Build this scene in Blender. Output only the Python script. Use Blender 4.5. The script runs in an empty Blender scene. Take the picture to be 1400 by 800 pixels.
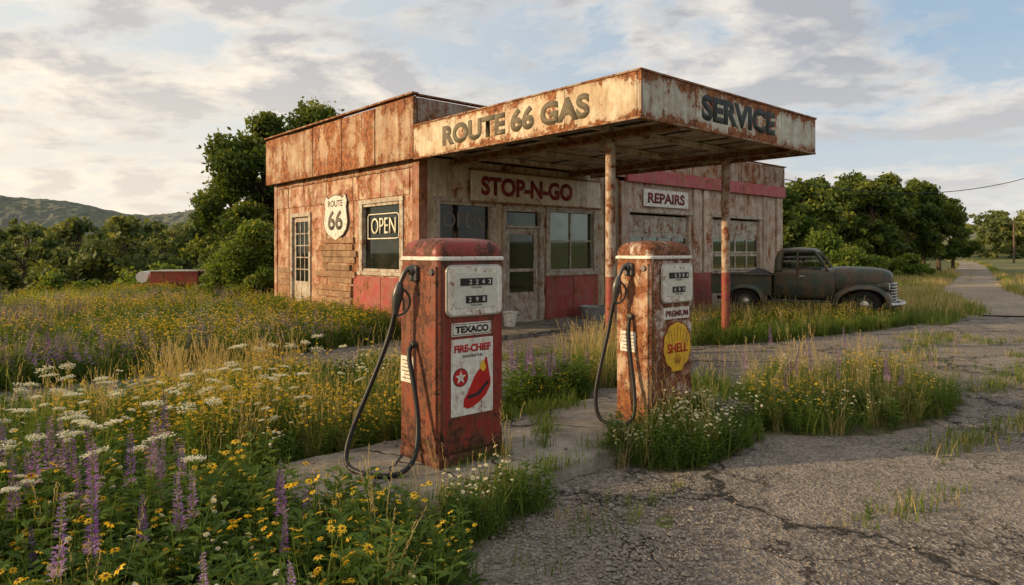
import bpy, math, random
import numpy as np
from mathutils import Vector, Matrix
rad=math.radians
random.seed(3)
S=bpy.context.scene
COL=S.collection
TH=rad(41.5)
F=930.0; HC=1.63
U=np.array([math.cos(TH),math.sin(TH)]); V=np.array([-math.sin(TH),math.cos(TH)])
# ------------------------------------------------------------------ materials
class NT:
    def __init__(s,name):
        s.m=bpy.data.materials.new(name); s.m.use_nodes=True
        s.t=s.m.node_tree; s.b=s.t.nodes['Principled BSDF']; s.out=s.t.nodes['Material Output']
        s.b.inputs['Roughness'].default_value=.7
        s.b.inputs['Specular IOR Level'].default_value=.3
    def n(s,ty,**k):
        nd=s.t.nodes.new(ty)
        for a,v in k.items(): setattr(nd,a,v)
        return nd
    def l(s,a,b): s.t.links.new(a,b)
    def coord(s,scale=(1,1,1),kind='Object'):
        tc=s.n('ShaderNodeTexCoord'); mp=s.n('ShaderNodeMapping'); mp.inputs['Scale'].default_value=scale
        s.l(tc.outputs[kind],mp.inputs[0]); return mp.outputs[0]
    def noise(s,vec,scale,detail=6,rough=.6,dist=0.0):
        nd=s.n('ShaderNodeTexNoise'); nd.inputs['Scale'].default_value=scale; nd.inputs['Detail'].default_value=detail
        nd.inputs['Roughness'].default_value=rough; nd.inputs['Distortion'].default_value=dist
        s.l(vec,nd.inputs['Vector']); return nd.outputs['Fac']
    def ramp(s,fac,stops,interp='LINEAR'):
        r=s.n('ShaderNodeValToRGB'); r.color_ramp.interpolation=interp
        e=r.color_ramp.elements
        while len(e)<len(stops): e.new(.5)
        for i,(p,c) in enumerate(stops):
            e[i].position=p; e[i].color=(*c,1) if len(c)==3 else c
        s.l(fac,r.inputs[0]); return r.outputs[0]
    def mix(s,f,a,b,mode='MIX'):
        m=s.n('ShaderNodeMix',data_type='RGBA',blend_type=mode)
        for sock,v in ((m.inputs['Factor'],f),(m.inputs['A'],a),(m.inputs['B'],b)):
            if hasattr(v,'links') or hasattr(v,'is_linked'): s.l(v,sock)
            elif isinstance(v,(int,float)): sock.default_value=v
            else: sock.default_value=(*v,1)
        return m.outputs['Result']
    def math(s,op,a,b=0.0,clamp=False):
        m=s.n('ShaderNodeMath',operation=op); m.use_clamp=clamp
        for sock,v in ((m.inputs[0],a),(m.inputs[1],b)):
            if hasattr(v,'is_linked'): s.l(v,sock)
            else: sock.default_value=v
        return m.outputs[0]
    def step(s,v,lo,hi,a=0.0,b=1.0):
        m=s.n('ShaderNodeMapRange'); m.clamp=True
        s.l(v,m.inputs[0]); m.inputs[1].default_value=lo; m.inputs[2].default_value=hi; m.inputs[3].default_value=a; m.inputs[4].default_value=b
        return m.outputs[0]
    def bump(s,h,strength=.4,dist=.02):
        b=s.n('ShaderNodeBump'); b.inputs['Strength'].default_value=strength; b.inputs['Distance'].default_value=dist
        s.l(h,b.inputs['Height']); s.l(b.outputs[0],s.b.inputs['Normal']); return b
    def color(s,c): 
        if hasattr(c,'is_linked'): s.l(c,s.b.inputs['Base Color'])
        else: s.b.inputs['Base Color'].default_value=(*c,1)

def plain(name,c,rough=.6,metal=0.0,var=.25,scale=8):
    t=NT(name); v=t.coord(); f=t.noise(v,scale,5)
    d=tuple(x*(1-var) for x in c); e=tuple(min(1,x*(1+var*.6)) for x in c)
    t.color(t.ramp(f,[(.3,d),(.7,e)])); t.b.inputs['Roughness'].default_value=rough; t.b.inputs['Metallic'].default_value=metal
    return t.m

def rusty(name,paint,thr=.55,scale=1.0,paint2=None,streak=.3,soft=.04,dirt=.35,rough=.55,rustcols=None,bumpd=.006,edge=None,island=0.0,sfreq=2.6,haloamt=.5):
    """edge=(zlo,zhi,falloff,amount_low,amount_high): more rust near the lower / upper edge"""
    t=NT(name); v=t.coord()
    vs=t.coord((sfreq*scale,sfreq*scale,.35*scale))
    a=t.noise(v,1.6*scale,8,.66,.4); b=t.noise(vs,1.0,6,.65,.3); c=t.noise(v,14*scale,6,.7)
    f=t.math('ADD',t.math('MULTIPLY',a,1-streak),t.math('MULTIPLY',b,streak))
    f=t.math('ADD',t.math('MULTIPLY',t.math('SUBTRACT',f,.5),1.55),.5)
    f=t.math('ADD',f,t.math('MULTIPLY',t.math('SUBTRACT',c,.5),.46))
    if edge:
        sp=t.n('ShaderNodeSeparateXYZ'); t.l(v,sp.inputs[0]); zl,zh,fo,al,ah=edge
        f=t.math('ADD',f,t.step(sp.outputs['Z'],zl,zl+fo,al,0)); f=t.math('ADD',f,t.step(sp.outputs['Z'],zh-fo,zh,0,ah))
    if island:
        gm=t.n('ShaderNodeNewGeometry'); f=t.math('ADD',f,t.math('MULTIPLY',t.math('SUBTRACT',gm.outputs['Random Per Island'],.5),island))
    rust=t.step(f,thr,thr+soft)
    halo=t.step(f,thr-.15,thr+.02)
    rc=rustcols or [(.035,.014,.009),(.13,.042,.018),(.27,.10,.035),(.40,.20,.09)]
    r1=t.noise(v,7*scale,8,.72,.5)
    rcol=t.ramp(r1,[(.32,rc[0]),(.44,rc[1]),(.55,rc[2]),(.70,rc[3])])
    p2=paint2 or tuple(x*.75 for x in paint)
    pf=t.noise(v,2.3*scale,7,.65)
    pc=t.mix(t.step(pf,.44,.56),paint,p2)
    fade=t.noise(vs,2.2,6,.6)
    pc=t.mix(t.math('MULTIPLY',t.step(fade,.45,.75),dirt*1.6,True),pc,(.12,.075,.045))
    pc=t.mix(t.math('MULTIPLY',halo,haloamt),pc,(.26,.12,.055))
    col=t.mix(rust,pc,rcol)
    if island:
        col=t.mix(1.0,col,t.ramp(gm.outputs['Random Per Island'],[(0,(.78,.76,.74)),(1,(1.12,1.08,1.04))]),'MULTIPLY')
    t.color(col)
    t.l(t.math('ADD',t.math('MULTIPLY',rust,.3),rough),t.b.inputs['Roughness'])
    h=t.math('ADD',t.math('MULTIPLY',rust,-.9),t.math('MULTIPLY',r1,.8))
    t.bump(h,.5,bumpd)
    return t.m

def foliage(name,c1,c2,trans=.35,rough=.6,c3=None):
    t=NT(name); at=t.n('ShaderNodeAttribute'); at.attribute_name='rnd'
    st=[(0,c1),(.6,c2)]+([(1,c3)] if c3 else [])
    if not c3: st[1]=(1,c2)
    col=t.ramp(at.outputs['Fac'],st); t.color(col)
    t.b.inputs['Roughness'].default_value=rough; t.b.inputs['Specular IOR Level'].default_value=.2
    if trans<=0: return t.m
    tr=t.n('ShaderNodeBsdfTranslucent'); 
    t.l(t.mix(1.0,col,(1.5,1.4,.7),'MULTIPLY'),tr.inputs['Color'])
    mx=t.n('ShaderNodeMixShader'); mx.inputs[0].default_value=trans
    t.l(t.b.outputs[0],mx.inputs[1]); t.l(tr.outputs[0],mx.inputs[2]); t.l(mx.outputs[0],t.out.inputs[0])
    return t.m

RC1=[(.05,.02,.011),(.16,.058,.025),(.31,.12,.047),(.43,.22,.11)]
M={}
M['wall_left']=rusty('peeling_wall_paint',(.58,.44,.31),.545,1.6,(.42,.18,.12),.35,.035,.4,rustcols=RC1,island=.12)
M['wall_front']=rusty('cream_wall_paint',(.58,.50,.37),.60,1.5,(.48,.39,.27),.4,.04,.5,island=.05)
M['wall_wing']=rusty('wing_wall_paint',(.58,.50,.42),.585,1.5,(.48,.35,.28),.4,.04,.4,rustcols=RC1,island=.08)
M['parapet']=rusty('rusted_parapet_metal',(.52,.40,.27),.505,1.3,(.43,.26,.14),.5,.07,.5,rustcols=RC1,edge=(3.43,4.64,.35,.10,.14),island=.16)
M['fascia']=rusty('canopy_fascia_paint',(.64,.57,.43),.60,1.5,(.54,.41,.26),.4,.05,.35,rustcols=RC1,edge=(3.43,4.03,.14,.15,.18),island=.06)
M['fascia2']=rusty('canopy_fascia_paint_cool',(.62,.64,.56),.585,1.5,(.54,.51,.42),.45,.04,.3,rustcols=RC1,edge=(3.43,4.03,.16,.18,.22),island=.1)
M['wingtop']=rusty('wing_parapet_metal',(.42,.37,.31),.52,1.3,(.33,.20,.14),.5,.06,.4,island=.1)
M['pink']=rusty('faded_pink_stripe',(.44,.065,.085),.64,1.6,(.42,.12,.12),.3,.05,.3)
M['redpanel']=rusty('faded_red_panel',(.36,.050,.052),.60,2.0,(.34,.10,.085),.3,.05,.3,island=.1,haloamt=.3)
M['pilaster']=rusty('rusted_red_pilaster',(.28,.08,.06),.50,2.0,(.36,.18,.11),.4,.08,.5)
M['postpaint']=rusty('post_paint',(.52,.45,.37),.54,3.6,(.38,.29,.22),.3,.05,.4)
M['postred']=rusty('post_red_paint',(.30,.05,.045),.56,3.5,None,.3,.06,.3)
M['ceil']=rusty('canopy_ceiling_paint',(.62,.56,.46),.62,1.5,(.44,.36,.27),.2,.08,.4,island=.12)
M['beam']=rusty('rusted_steel_beam',(.34,.25,.17),.46,2.5)
M['trim']=rusty('window_trim_paint',(.50,.47,.40),.60,3.5,(.37,.31,.24),.3)
M['signboard']=rusty('sign_board_paint',(.62,.55,.42),.64,2.0,(.55,.46,.33),.3,.05,.3)
M['roof']=plain('roof_felt',(.06,.055,.05),.9)
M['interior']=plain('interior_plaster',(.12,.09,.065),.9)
M['dark']=plain('dark_paint',(.02,.02,.02),.5)
RP=[(.018,.008,.006),(.055,.019,.011),(.115,.038,.017),(.21,.08,.035)]
M['pumpred']=rusty('pump_red_enamel',(.26,.024,.018),.565,3.8,(.19,.022,.017),.35,.03,.3,.33,RP,.006,edge=(0,1.62,.38,.17,.06),haloamt=.25)
M['pumpside']=rusty('pump_side_enamel',(.22,.042,.024),.505,3.4,(.15,.034,.021),.4,.05,.4,.42,RP,.006,edge=(0,1.62,.40,.14,.06),haloamt=.35)
M['pumprust']=rusty('pump_rusted_enamel',(.62,.56,.47),.455,3.4,(.30,.10,.06),.3,.035,.35,.5,[(.030,.012,.008),(.095,.032,.015),(.21,.075,.027),(.38,.18,.08)],.009,edge=(0,1.62,.35,.10,.05))
M['pumprust2']=rusty('pump_rusted_side',(.50,.36,.24),.49,3.0,(.30,.11,.055),.35,.05,.35,.5,[(.045,.016,.009),(.125,.042,.018),(.25,.09,.031),(.38,.18,.08)],.008,edge=(0,1.62,.3,.12,.08))
M['enamel']=rusty('white_enamel_plate',(.78,.76,.70),.66,9.0,(.70,.66,.58),.3,.04,.2,.3,None,.001)
M['chrome']=plain('worn_chrome',(.5,.48,.44),.3,.8)
M['face']=plain('dial_face',(.60,.58,.50),.4,0,.15,30)
M['numblack']=plain('counter_black',(.018,.018,.018),.35)
M['cream_txt']=plain('digit_cream',(.7,.68,.6),.5)
M['rubber']=plain('hose_rubber',(.018,.017,.016),.45)
M['metal']=plain('nozzle_metal',(.10,.095,.09),.38,.5)
M['red']=plain('sign_red',(.46,.018,.014),.45,0,.15)
M['yellow']=rusty('sign_yellow',(.78,.47,.03),.70,7,(.72,.41,.03),.3,.04,.12,.4,None,.001)
M['neon']=plain('neon_tube',(.85,.78,.60),.4)
M['wood']=rusty('weathered_planks',(.38,.25,.15),.62,2,(.24,.145,.085),.1,.2,.4,.8,[(.06,.03,.018),(.14,.075,.04),(.24,.14,.08),(.34,.22,.13)],island=.3)
M['bark']=plain('bark',(.10,.07,.05),.9,0,.4,12)
M['polewood']=plain('pole_wood',(.12,.09,.065),.9)
def worn_text(name,c,bg,thr,s_=1.0):
    t=NT(name); v=t.coord(); a=t.noise(v,5*s_,8,.72,.3); b=t.noise(t.coord((9,9,2.2)),1.5,6,.6)
    f=t.step(t.math('ADD',t.math('MULTIPLY',a,.6),t.math('MULTIPLY',b,.4)),thr,thr+.05)
    t.color(t.mix(f,c,bg)); return t.m
M['txt_grey']=worn_text('worn_grey_lettering',(.145,.12,.078),(.40,.29,.18),.575,3.0)
M['txt_shield']=worn_text('shield_lettering',(.12,.105,.085),(.42,.36,.27),.66,3.0)
M['txt_dark']=worn_text('worn_dark_lettering',(.04,.05,.047),(.28,.18,.11),.59,3.0)
M['txt_dim']=plain('dim_lettering',(.26,.24,.20),.6)
M['txt_maroon']=worn_text('maroon_lettering',(.20,.018,.016),(.48,.38,.27),.60,2.0)
M['txt_rep']=worn_text('dark_red_lettering',(.16,.025,.025),(.42,.34,.27),.64,1.6)
M['txt_black']=plain('black_lettering',(.025,.025,.03),.5)
def glassmat(name,refl,dirt,col):
    t=NT(name); fr=t.n('ShaderNodeFresnel'); fr.inputs[0].default_value=1.5
    gl=t.n('ShaderNodeBsdfGlossy'); gl.inputs['Roughness'].default_value=.03; gl.inputs['Color'].default_value=(.9,.95,.95,1)
    tr=t.n('ShaderNodeBsdfTransparent'); tr.inputs[0].default_value=(*col,1)
    mx=t.n('ShaderNodeMixShader'); t.l(t.math('ADD',t.math('MULTIPLY',fr.outputs[0],refl),.02),mx.inputs[0]); t.l(tr.outputs[0],mx.inputs[1]); t.l(gl.outputs[0],mx.inputs[2])
    dd=t.n('ShaderNodeBsdfDiffuse'); dd.inputs[0].default_value=(.25,.22,.18,1)
    mx2=t.n('ShaderNodeMixShader'); t.l(t.math('MULTIPLY',t.step(t.noise(t.coord(),3,6,.7),.42,.8),dirt),mx2.inputs[0]); t.l(mx.outputs[0],mx2.inputs[1]); t.l(dd.outputs[0],mx2.inputs[2])
    t.l(mx2.outputs[0],t.out.inputs[0]); return t.m
M['glass']=glassmat('window_glass',.75,.14,(.62,.66,.62)); M['glass2']=glassmat('grimy_window_glass',.25,.12,(.45,.48,.44))
# concrete
t=NT('island_concrete'); v=t.coord(); a=t.noise(v,3,7,.65); b=t.noise(v,40,4,.7)
vo=t.n('ShaderNodeTexVoronoi',feature='DISTANCE_TO_EDGE'); vo.inputs['Scale'].default_value=.9
wob=t.n('ShaderNodeVectorMath',operation='ADD'); nn=t.n('ShaderNodeTexNoise'); nn.inputs['Scale'].default_value=3; t.l(v,nn.inputs['Vector'])
sc=t.n('ShaderNodeVectorMath',operation='SCALE'); sc.inputs['Scale'].default_value=.35; t.l(nn.outputs['Color'],sc.inputs[0]); t.l(v,wob.inputs[0]); t.l(sc.outputs[0],wob.inputs[1]); t.l(wob.outputs[0],vo.inputs['Vector'])
cr=t.step(vo.outputs['Distance'],.004,.014)
c=t.ramp(a,[(.3,(.14,.115,.09)),(.5,(.27,.235,.19)),(.7,(.42,.365,.30))])
c=t.mix(t.math('MULTIPLY',t.step(b,.35,.65),.4),c,(.10,.085,.065)); c=t.mix(cr,(.03,.025,.02),c); t.color(c)
t.bump(t.math('ADD',t.math('MULTIPLY',cr,.8),t.math('MULTIPLY',b,.8)),.7,.014); t.b.inputs['Roughness'].default_value=.9; M['concrete']=t.m
# foliage mats
M['g1']=foliage('grass_green',(.055,.10,.018),(.15,.205,.04),.42,c3=(.28,.285,.08))
M['g2']=foliage('grass_dry',(.30,.23,.10),(.54,.43,.21),.4)
M['gleaf']=foliage('weed_leaf',(.04,.085,.018),(.105,.175,.035),.4,c3=(.20,.25,.05))
M['purple']=foliage('lupine_petal',(.19,.08,.33),(.42,.25,.55),.35,c3=(.62,.48,.62))
M['fy']=foliage('yellow_petal',(.80,.46,.012),(.90,.68,.07),.35)
M['fw']=foliage('white_petal',(.66,.62,.48),(.82,.80,.70),.3)
M['fc']=foliage('flower_centre',(.06,.03,.012),(.16,.08,.02),.1)
M['t1']=foliage('tree_leaf',(.030,.058,.014),(.090,.13,.027),.38,c3=(.21,.23,.045))
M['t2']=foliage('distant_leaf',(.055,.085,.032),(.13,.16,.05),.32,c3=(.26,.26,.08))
M['t3']=foliage('shrub_leaf',(.05,.095,.018),(.13,.185,.03),.4,c3=(.24,.26,.05))

# ------------------------------------------------------------------ mesh helpers
def link(ob,parent=None):
    COL.objects.link(ob)
    if parent is not None: ob.parent=parent
    return ob
def empty(name,loc=(0,0,0),rz=0.0,scale=1.0):
    e=bpy.data.objects.new(name,None); e.location=loc; e.rotation_euler=(0,0,rz); e.scale=(scale,)*3; e.empty_display_size=.3
    return link(e)
def pymesh(name,vs,fs,mat,parent=None,smooth=None,bevel=0,mats=None,midx=None):
    me=bpy.data.meshes.new(name); me.from_pydata([tuple(v) for v in vs],[],fs); me.update()
    for m in (mats or [mat]): me.materials.append(m)
    if midx is not None: me.polygons.foreach_set('material_index',midx)
    if smooth is not None:
        me.polygons.foreach_set('use_smooth',[True]*len(me.polygons))
        if smooth<180: me.set_sharp_from_angle(angle=rad(smooth))
    ob=bpy.data.objects.new(name,me); link(ob,parent)
    if bevel:
        b=ob.modifiers.new('b','BEVEL'); b.width=bevel; b.segments=2; b.limit_method='ANGLE'
    return ob
def box(name,x0,x1,y0,y1,z0,z1,mat,parent=None,bevel=0):
    vs=[(x0,y0,z0),(x1,y0,z0),(x1,y1,z0),(x0,y1,z0),(x0,y0,z1),(x1,y0,z1),(x1,y1,z1),(x0,y1,z1)]
    fs=[(0,3,2,1),(4,5,6,7),(0,1,5,4),(1,2,6,5),(2,3,7,6),(3,0,4,7)]
    return pymesh(name,vs,fs,mat,parent,bevel=bevel)
def multibox(name,bs,mat,parent=None,bevel=0,mats=None,idx=None):
    vs=[];fs=[];mi=[]
    for k,(x0,x1,y0,y1,z0,z1) in enumerate(bs):
        o=len(vs)
        vs+=[(x0,y0,z0),(x1,y0,z0),(x1,y1,z0),(x0,y1,z0),(x0,y0,z1),(x1,y0,z1),(x1,y1,z1),(x0,y1,z1)]
        fs+=[tuple(o+i for i in f) for f in [(0,3,2,1),(4,5,6,7),(0,1,5,4),(1,2,6,5),(2,3,7,6),(3,0,4,7)]]
        mi+=[idx[k] if idx else 0]*6
    return pymesh(name,vs,fs,mat,parent,bevel=bevel,mats=mats,midx=mi)
def tube_np(pts,radii,n=8,cap=True):
    pts=[Vector(p) for p in pts]; V_=[];T=[]
    up=Vector((0,0,1)); prev=None
    for i,p in enumerate(pts):
        d=(pts[min(i+1,len(pts)-1)]-pts[max(i-1,0)]).normalized()
        a=prev if prev is not None else (Vector((1,0,0)) if abs(d.z)>.8 else up)
        a=(a-d*a.dot(d)).normalized(); b=d.cross(a); prev=a
        for k in range(n):
            th=2*math.pi*k/n; V_.append(p+(a*math.cos(th)+b*math.sin(th))*radii[i])
    for i in range(len(pts)-1):
        for k in range(n):
            q=[i*n+k,i*n+(k+1)%n,(i+1)*n+(k+1)%n,(i+1)*n+k]
            T+=[(q[0],q[1],q[2]),(q[0],q[2],q[3])]
    if cap:
        for base in (0,(len(pts)-1)*n):
            for k in range(1,n-1): T.append((base,base+k,base+k+1))
    return np.array([tuple(v) for v in V_]),np.array(T)
def tube(name,pts,radii,n,mat,parent,smooth=60):
    v,t=tube_np(pts,radii,n); return pymesh(name,v,[tuple(map(int,x)) for x in t],mat,parent,smooth=smooth)
def cyl(name,p0,p1,r0,r1,mat,parent=None,n=20): return tube(name,[p0,p1],[r0,r1],n,mat,parent,40)
def curve(name,pts,r,mat,parent=None,res=8):
    cu=bpy.data.curves.new(name,'CURVE'); cu.dimensions='3D'; cu.bevel_depth=r; cu.bevel_resolution=4; cu.resolution_u=res; cu.use_fill_caps=True
    sp=cu.splines.new('NURBS'); sp.points.add(len(pts)-1)
    for i,p in enumerate(pts): sp.points[i].co=(*p,1)
    sp.use_endpoint_u=True; sp.order_u=3
    cu.materials.append(mat); return link(bpy.data.objects.new(name,cu),parent)
def text(name,body,x0,z0,w,h,mat,parent,plane='front',off=-.003,extr=.0015,bold=.02):
    cu=bpy.data.curves.new(name+'_c','FONT'); cu.body=body; cu.size=1; cu.offset=bold; cu.extrude=0
    tmp=bpy.data.objects.new(name+'_t',cu); COL.objects.link(tmp); bpy.context.view_layer.update()
    dg=bpy.context.evaluated_depsgraph_get(); me=bpy.data.meshes.new_from_object(tmp.evaluated_get(dg))
    bpy.data.objects.remove(tmp)
    co=np.empty(len(me.vertices)*3,np.float32); me.vertices.foreach_get('co',co); co=co.reshape(-1,3)
    mn=co.min(0); mxx=co.max(0); q=(co-mn)/np.maximum(mxx-mn,1e-6)
    out=np.zeros_like(co)
    if plane=='front': out[:,0]=x0+q[:,0]*w; out[:,1]=off; out[:,2]=z0+q[:,1]*h
    else: out[:,0]=off; out[:,1]=x0-q[:,0]*w; out[:,2]=z0+q[:,1]*h
    me.vertices.foreach_set('co',out.ravel()); me.update(); me.materials.clear(); me.materials.append(mat); me.name=name
    ob=bpy.data.objects.new(name,me); link(ob,parent)
    s=ob.modifiers.new('s','SOLIDIFY'); s.thickness=extr; s.offset=0
    return ob
def flat(name,pts,y,mat,parent,th=.002,plane='front'):
    n=len(pts)
    if plane=='front': vs=[(p[0],y,p[1]) for p in pts]+[(p[0],y+th,p[1]) for p in pts]
    else: vs=[(y,p[0],p[1]) for p in pts]+[(y+th,p[0],p[1]) for p in pts]
    fs=[tuple(range(n)),tuple(range(2*n-1,n-1,-1))]+[(i,i+n,(i+1)%n+n,(i+1)%n) for i in range(n)]
    return pymesh(name,vs,fs,mat,parent)
def rrect(x0,x1,y0,y1,r,n=5):
    P=[]
    for cx,cy,a in ((x1-r,y1-r,0),(x0+r,y1-r,90),(x0+r,y0+r,180),(x1-r,y0+r,270)):
        for i in range(n+1):
            t_=rad(a+90*i/n); P.append((cx+r*math.cos(t_),cy+r*math.sin(t_)))
    return P
def loft(name,rings,mat,parent,smooth=40,closed=True):
    n=len(rings[0]); vs=[p for r in rings for p in r]; fs=[]
    for i in range(len(rings)-1):
        for k in range(n): fs.append((i*n+k,i*n+(k+1)%n,(i+1)*n+(k+1)%n,(i+1)*n+k))
    if closed: fs.append(tuple(range(n-1,-1,-1))); fs.append(tuple(range((len(rings)-1)*n,len(rings)*n)))
    return pymesh(name,vs,fs,mat,parent,smooth=smooth)
def mesh_np(name,verts,tris,mats,midx=None,rnd=None,parent=None,smooth=False):
    me=bpy.data.meshes.new(name); nv=len(verts); nt=len(tris)
    me.vertices.add(nv); me.vertices.foreach_set('co',np.ascontiguousarray(verts,np.float32).ravel())
    me.loops.add(nt*3); me.loops.foreach_set('vertex_index',np.ascontiguousarray(tris,np.int32).ravel())
    me.polygons.add(nt); me.polygons.foreach_set('loop_start',np.arange(0,nt*3,3,dtype=np.int32))
    for m in mats: me.materials.append(m)
    if midx is not None: me.polygons.foreach_set('material_index',np.ascontiguousarray(midx,np.int32))
    me.polygons.foreach_set('use_smooth',np.full(nt,smooth))
    me.update(calc_edges=True)
    if rnd is not None:
        a=me.attributes.new('rnd','FLOAT','POINT'); a.data.foreach_set('value',np.ascontiguousarray(rnd,np.float32))
    ob=bpy.data.objects.new(name,me); return link(ob,parent)
class Acc:
    def __init__(s): s.v=[];s.t=[];s.m=[];s.r=[];s.o=0
    def add(s,v,t,m,r):
        v=np.asarray(v,float); t=np.asarray(t,int)
        s.v.append(v); s.t.append(t+s.o); s.m.append(np.full(len(t),m) if np.isscalar(m) else np.asarray(m))
        s.r.append(np.full(len(v),r) if np.isscalar(r) else np.asarray(r)); s.o+=len(v)
    def arrays(s): return np.vstack(s.v),np.vstack(s.t),np.concatenate(s.m),np.concatenate(s.r)
    def build(s,name,mats,parent=None):
        v,t,m,r=s.arrays(); return mesh_np(name,v,t,mats,m,r,parent)

# ------------------------------------------------------------------ terrain height
def sm(x): x=np.clip(x,0,1); return x*x*(3-2*x)
def H(x,y):
    x=np.asarray(x,float);y=np.asarray(y,float); d=np.hypot(x,y)
    h=-3.2*sm((d-25)/38)*sm((3-x)/12)
    h+= 7*sm((d-130)/220)*sm((x-20)/40)
    h+= .05*np.sin(x*.31+1)*np.sin(y*.27)*sm((d-24)/10)*sm((3-x)/12)
    return h
t=NT('meadow_ground'); v=t.coord(); a=t.noise(v,.06,6,.6); b=t.noise(v,2.5,7,.7); c2=t.noise(v,.5,5,.6)
c=t.ramp(a,[(.35,(.10,.125,.03)),(.5,(.16,.165,.05)),(.65,(.26,.22,.085))])
c=t.mix(t.step(b,.4,.65),c,(.08,.09,.028)); c=t.mix(t.math('MULTIPLY',t.step(c2,.5,.7),.5),c,(.24,.20,.08)); t.color(c); t.bump(b,.6,.1); t.b.inputs['Roughness'].default_value=.95
M['ground']=t.m
rs=np.concatenate([[0.0],np.geomspace(1.5,3000,90)]); na=180
vs=[(0,0,0)];fs=[]
for r in rs[1:]:
    for k in range(na):
        th=2*math.pi*k/na; x=r*math.cos(th); y=r*math.sin(th); vs.append((x,y,float(H(x,y))))
for k in range(na): fs.append((0,1+k,1+(k+1)%na))
for i in range(len(rs)-2):
    for k in range(na):
        a_=1+i*na+k; b_=1+i*na+(k+1)%na; fs.append((a_,a_+na,b_+na,b_))
pymesh('ground',vs,fs,M['ground'],smooth=180)

# ------------------------------------------------------------------ zones
K=np.array([-.505,4.70])
def kl(a,b): return tuple(K+a*U+b*V)
Z_AB=[(-.30,1.6),(-.22,3.3),(-.62,3.75),(-.9,4.0),kl(-1.0,-.35),kl(-1.05,.85),kl(0,.86),kl(.95,.88),(-.35,6.9),(-1.5,8.8),(-2.6,8.4),(-4.9,6.2),(-8,5.4),(-8,1.6)]
Z_C=[(-2.3,12.1),(-6.9,18.2),(-5.5,24),(-5,32),(-45,50),(-60,8),(-12,6.9),(-6.6,7.5),(-5.0,8.6),(-3.9,10.3)]
Z_MID=[(-.1,6.6),(.75,7.1),(.9,8.2),(.1,8.2)]
Z_MID2=[(.8,8.0),(1.9,8.2),(2.2,9.4),(1.4,10.2),(.6,9.2)]
Z_P2F=[kl(1.15,-.5),kl(3.1,-.5),kl(2.9,-.92),kl(1.6,-.95)]
Z_P2B=[(1.7,6.55),(2.6,7.1),(2.4,8.0),(1.5,7.4)]
Z_R=[(2.25,6.15),(2.9,5.9),(3.9,6.4),(5.0,7.4),(4.6,8.6),(3.4,8.9),(2.5,7.6)]
Z_PF=[kl(-.8,-.6),kl(.25,-.55),kl(.35,-.72),kl(-.5,-.95)]
Z_W=[(2.3,12.4),(3.0,11.7),(4.8,12.2),(7.5,14.0),(9.5,15.6),(9.2,16.6),(6.6,16.4),(4.9,15.4)]
Z_T=[(3.5,16.4),(5.5,17.2),(9.5,16.2),(11.2,16.8),(17,27.2),(31.8,48.5),(24,52),(12,30),(8.2,21.2)]
Z_RR=[(17.2,20),(21.4,28),(36.6,50),(75,60),(60,30),(30,18)]
ZONES=[Z_AB,Z_C,Z_MID,Z_MID2,Z_P2F,Z_P2B,Z_R,Z_PF,Z_W,Z_T,Z_RR]
def inside(P,poly):
    x=P[:,0];y=P[:,1]; r=np.zeros(len(P),bool); n=len(poly); j=n-1
    for i in range(n):
        xi,yi=poly[i];xj,yj=poly[j]
        c=((yi>y)!=(yj>y))&(x<(xj-xi)*(y-yi)/((yj-yi)+1e-12)+xi); r^=c; j=i
    return r
cs=.14; xs=np.arange(-9,18,cs); ys=np.arange(.2,19,cs); X,Y=np.meshgrid(xs,ys,indexing='ij'); P=np.c_[X.ravel(),Y.ravel()]
m=np.zeros(len(P))
for z in ZONES: m=np.maximum(m,inside(P,z))
m=m.reshape(X.shape)
lot=[(-7.5,-2),(-7.5,6.9),(-6.6,7.6),(-2.3,12.6),(9.0,22.8),(11,18.2),(13.5,20),(18,19),(16,15),(13,8),(12,-2)]
m=np.maximum(m,1-inside(P,lot).reshape(X.shape))
for _ in range(4):
    mm=m.copy(); mm[1:-1,1:-1]=(m[1:-1,1:-1]*2+m[:-2,1:-1]+m[2:,1:-1]+m[1:-1,:-2]+m[1:-1,2:])/6; m=mm
rngn=np.random.default_rng(1)
Zz=.018+.014*np.sin(X*1.3+.5)*np.sin(Y*1.1)+rngn.normal(0,.003,X.shape)
nx,ny=X.shape; idx=np.arange(nx*ny).reshape(nx,ny)
q=np.stack([idx[:-1,:-1],idx[1:,:-1],idx[1:,1:],idx[:-1,1:]],-1).reshape(-1,4)
tr_=np.vstack([q[:,[0,1,2]],q[:,[0,2,3]]])
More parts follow.
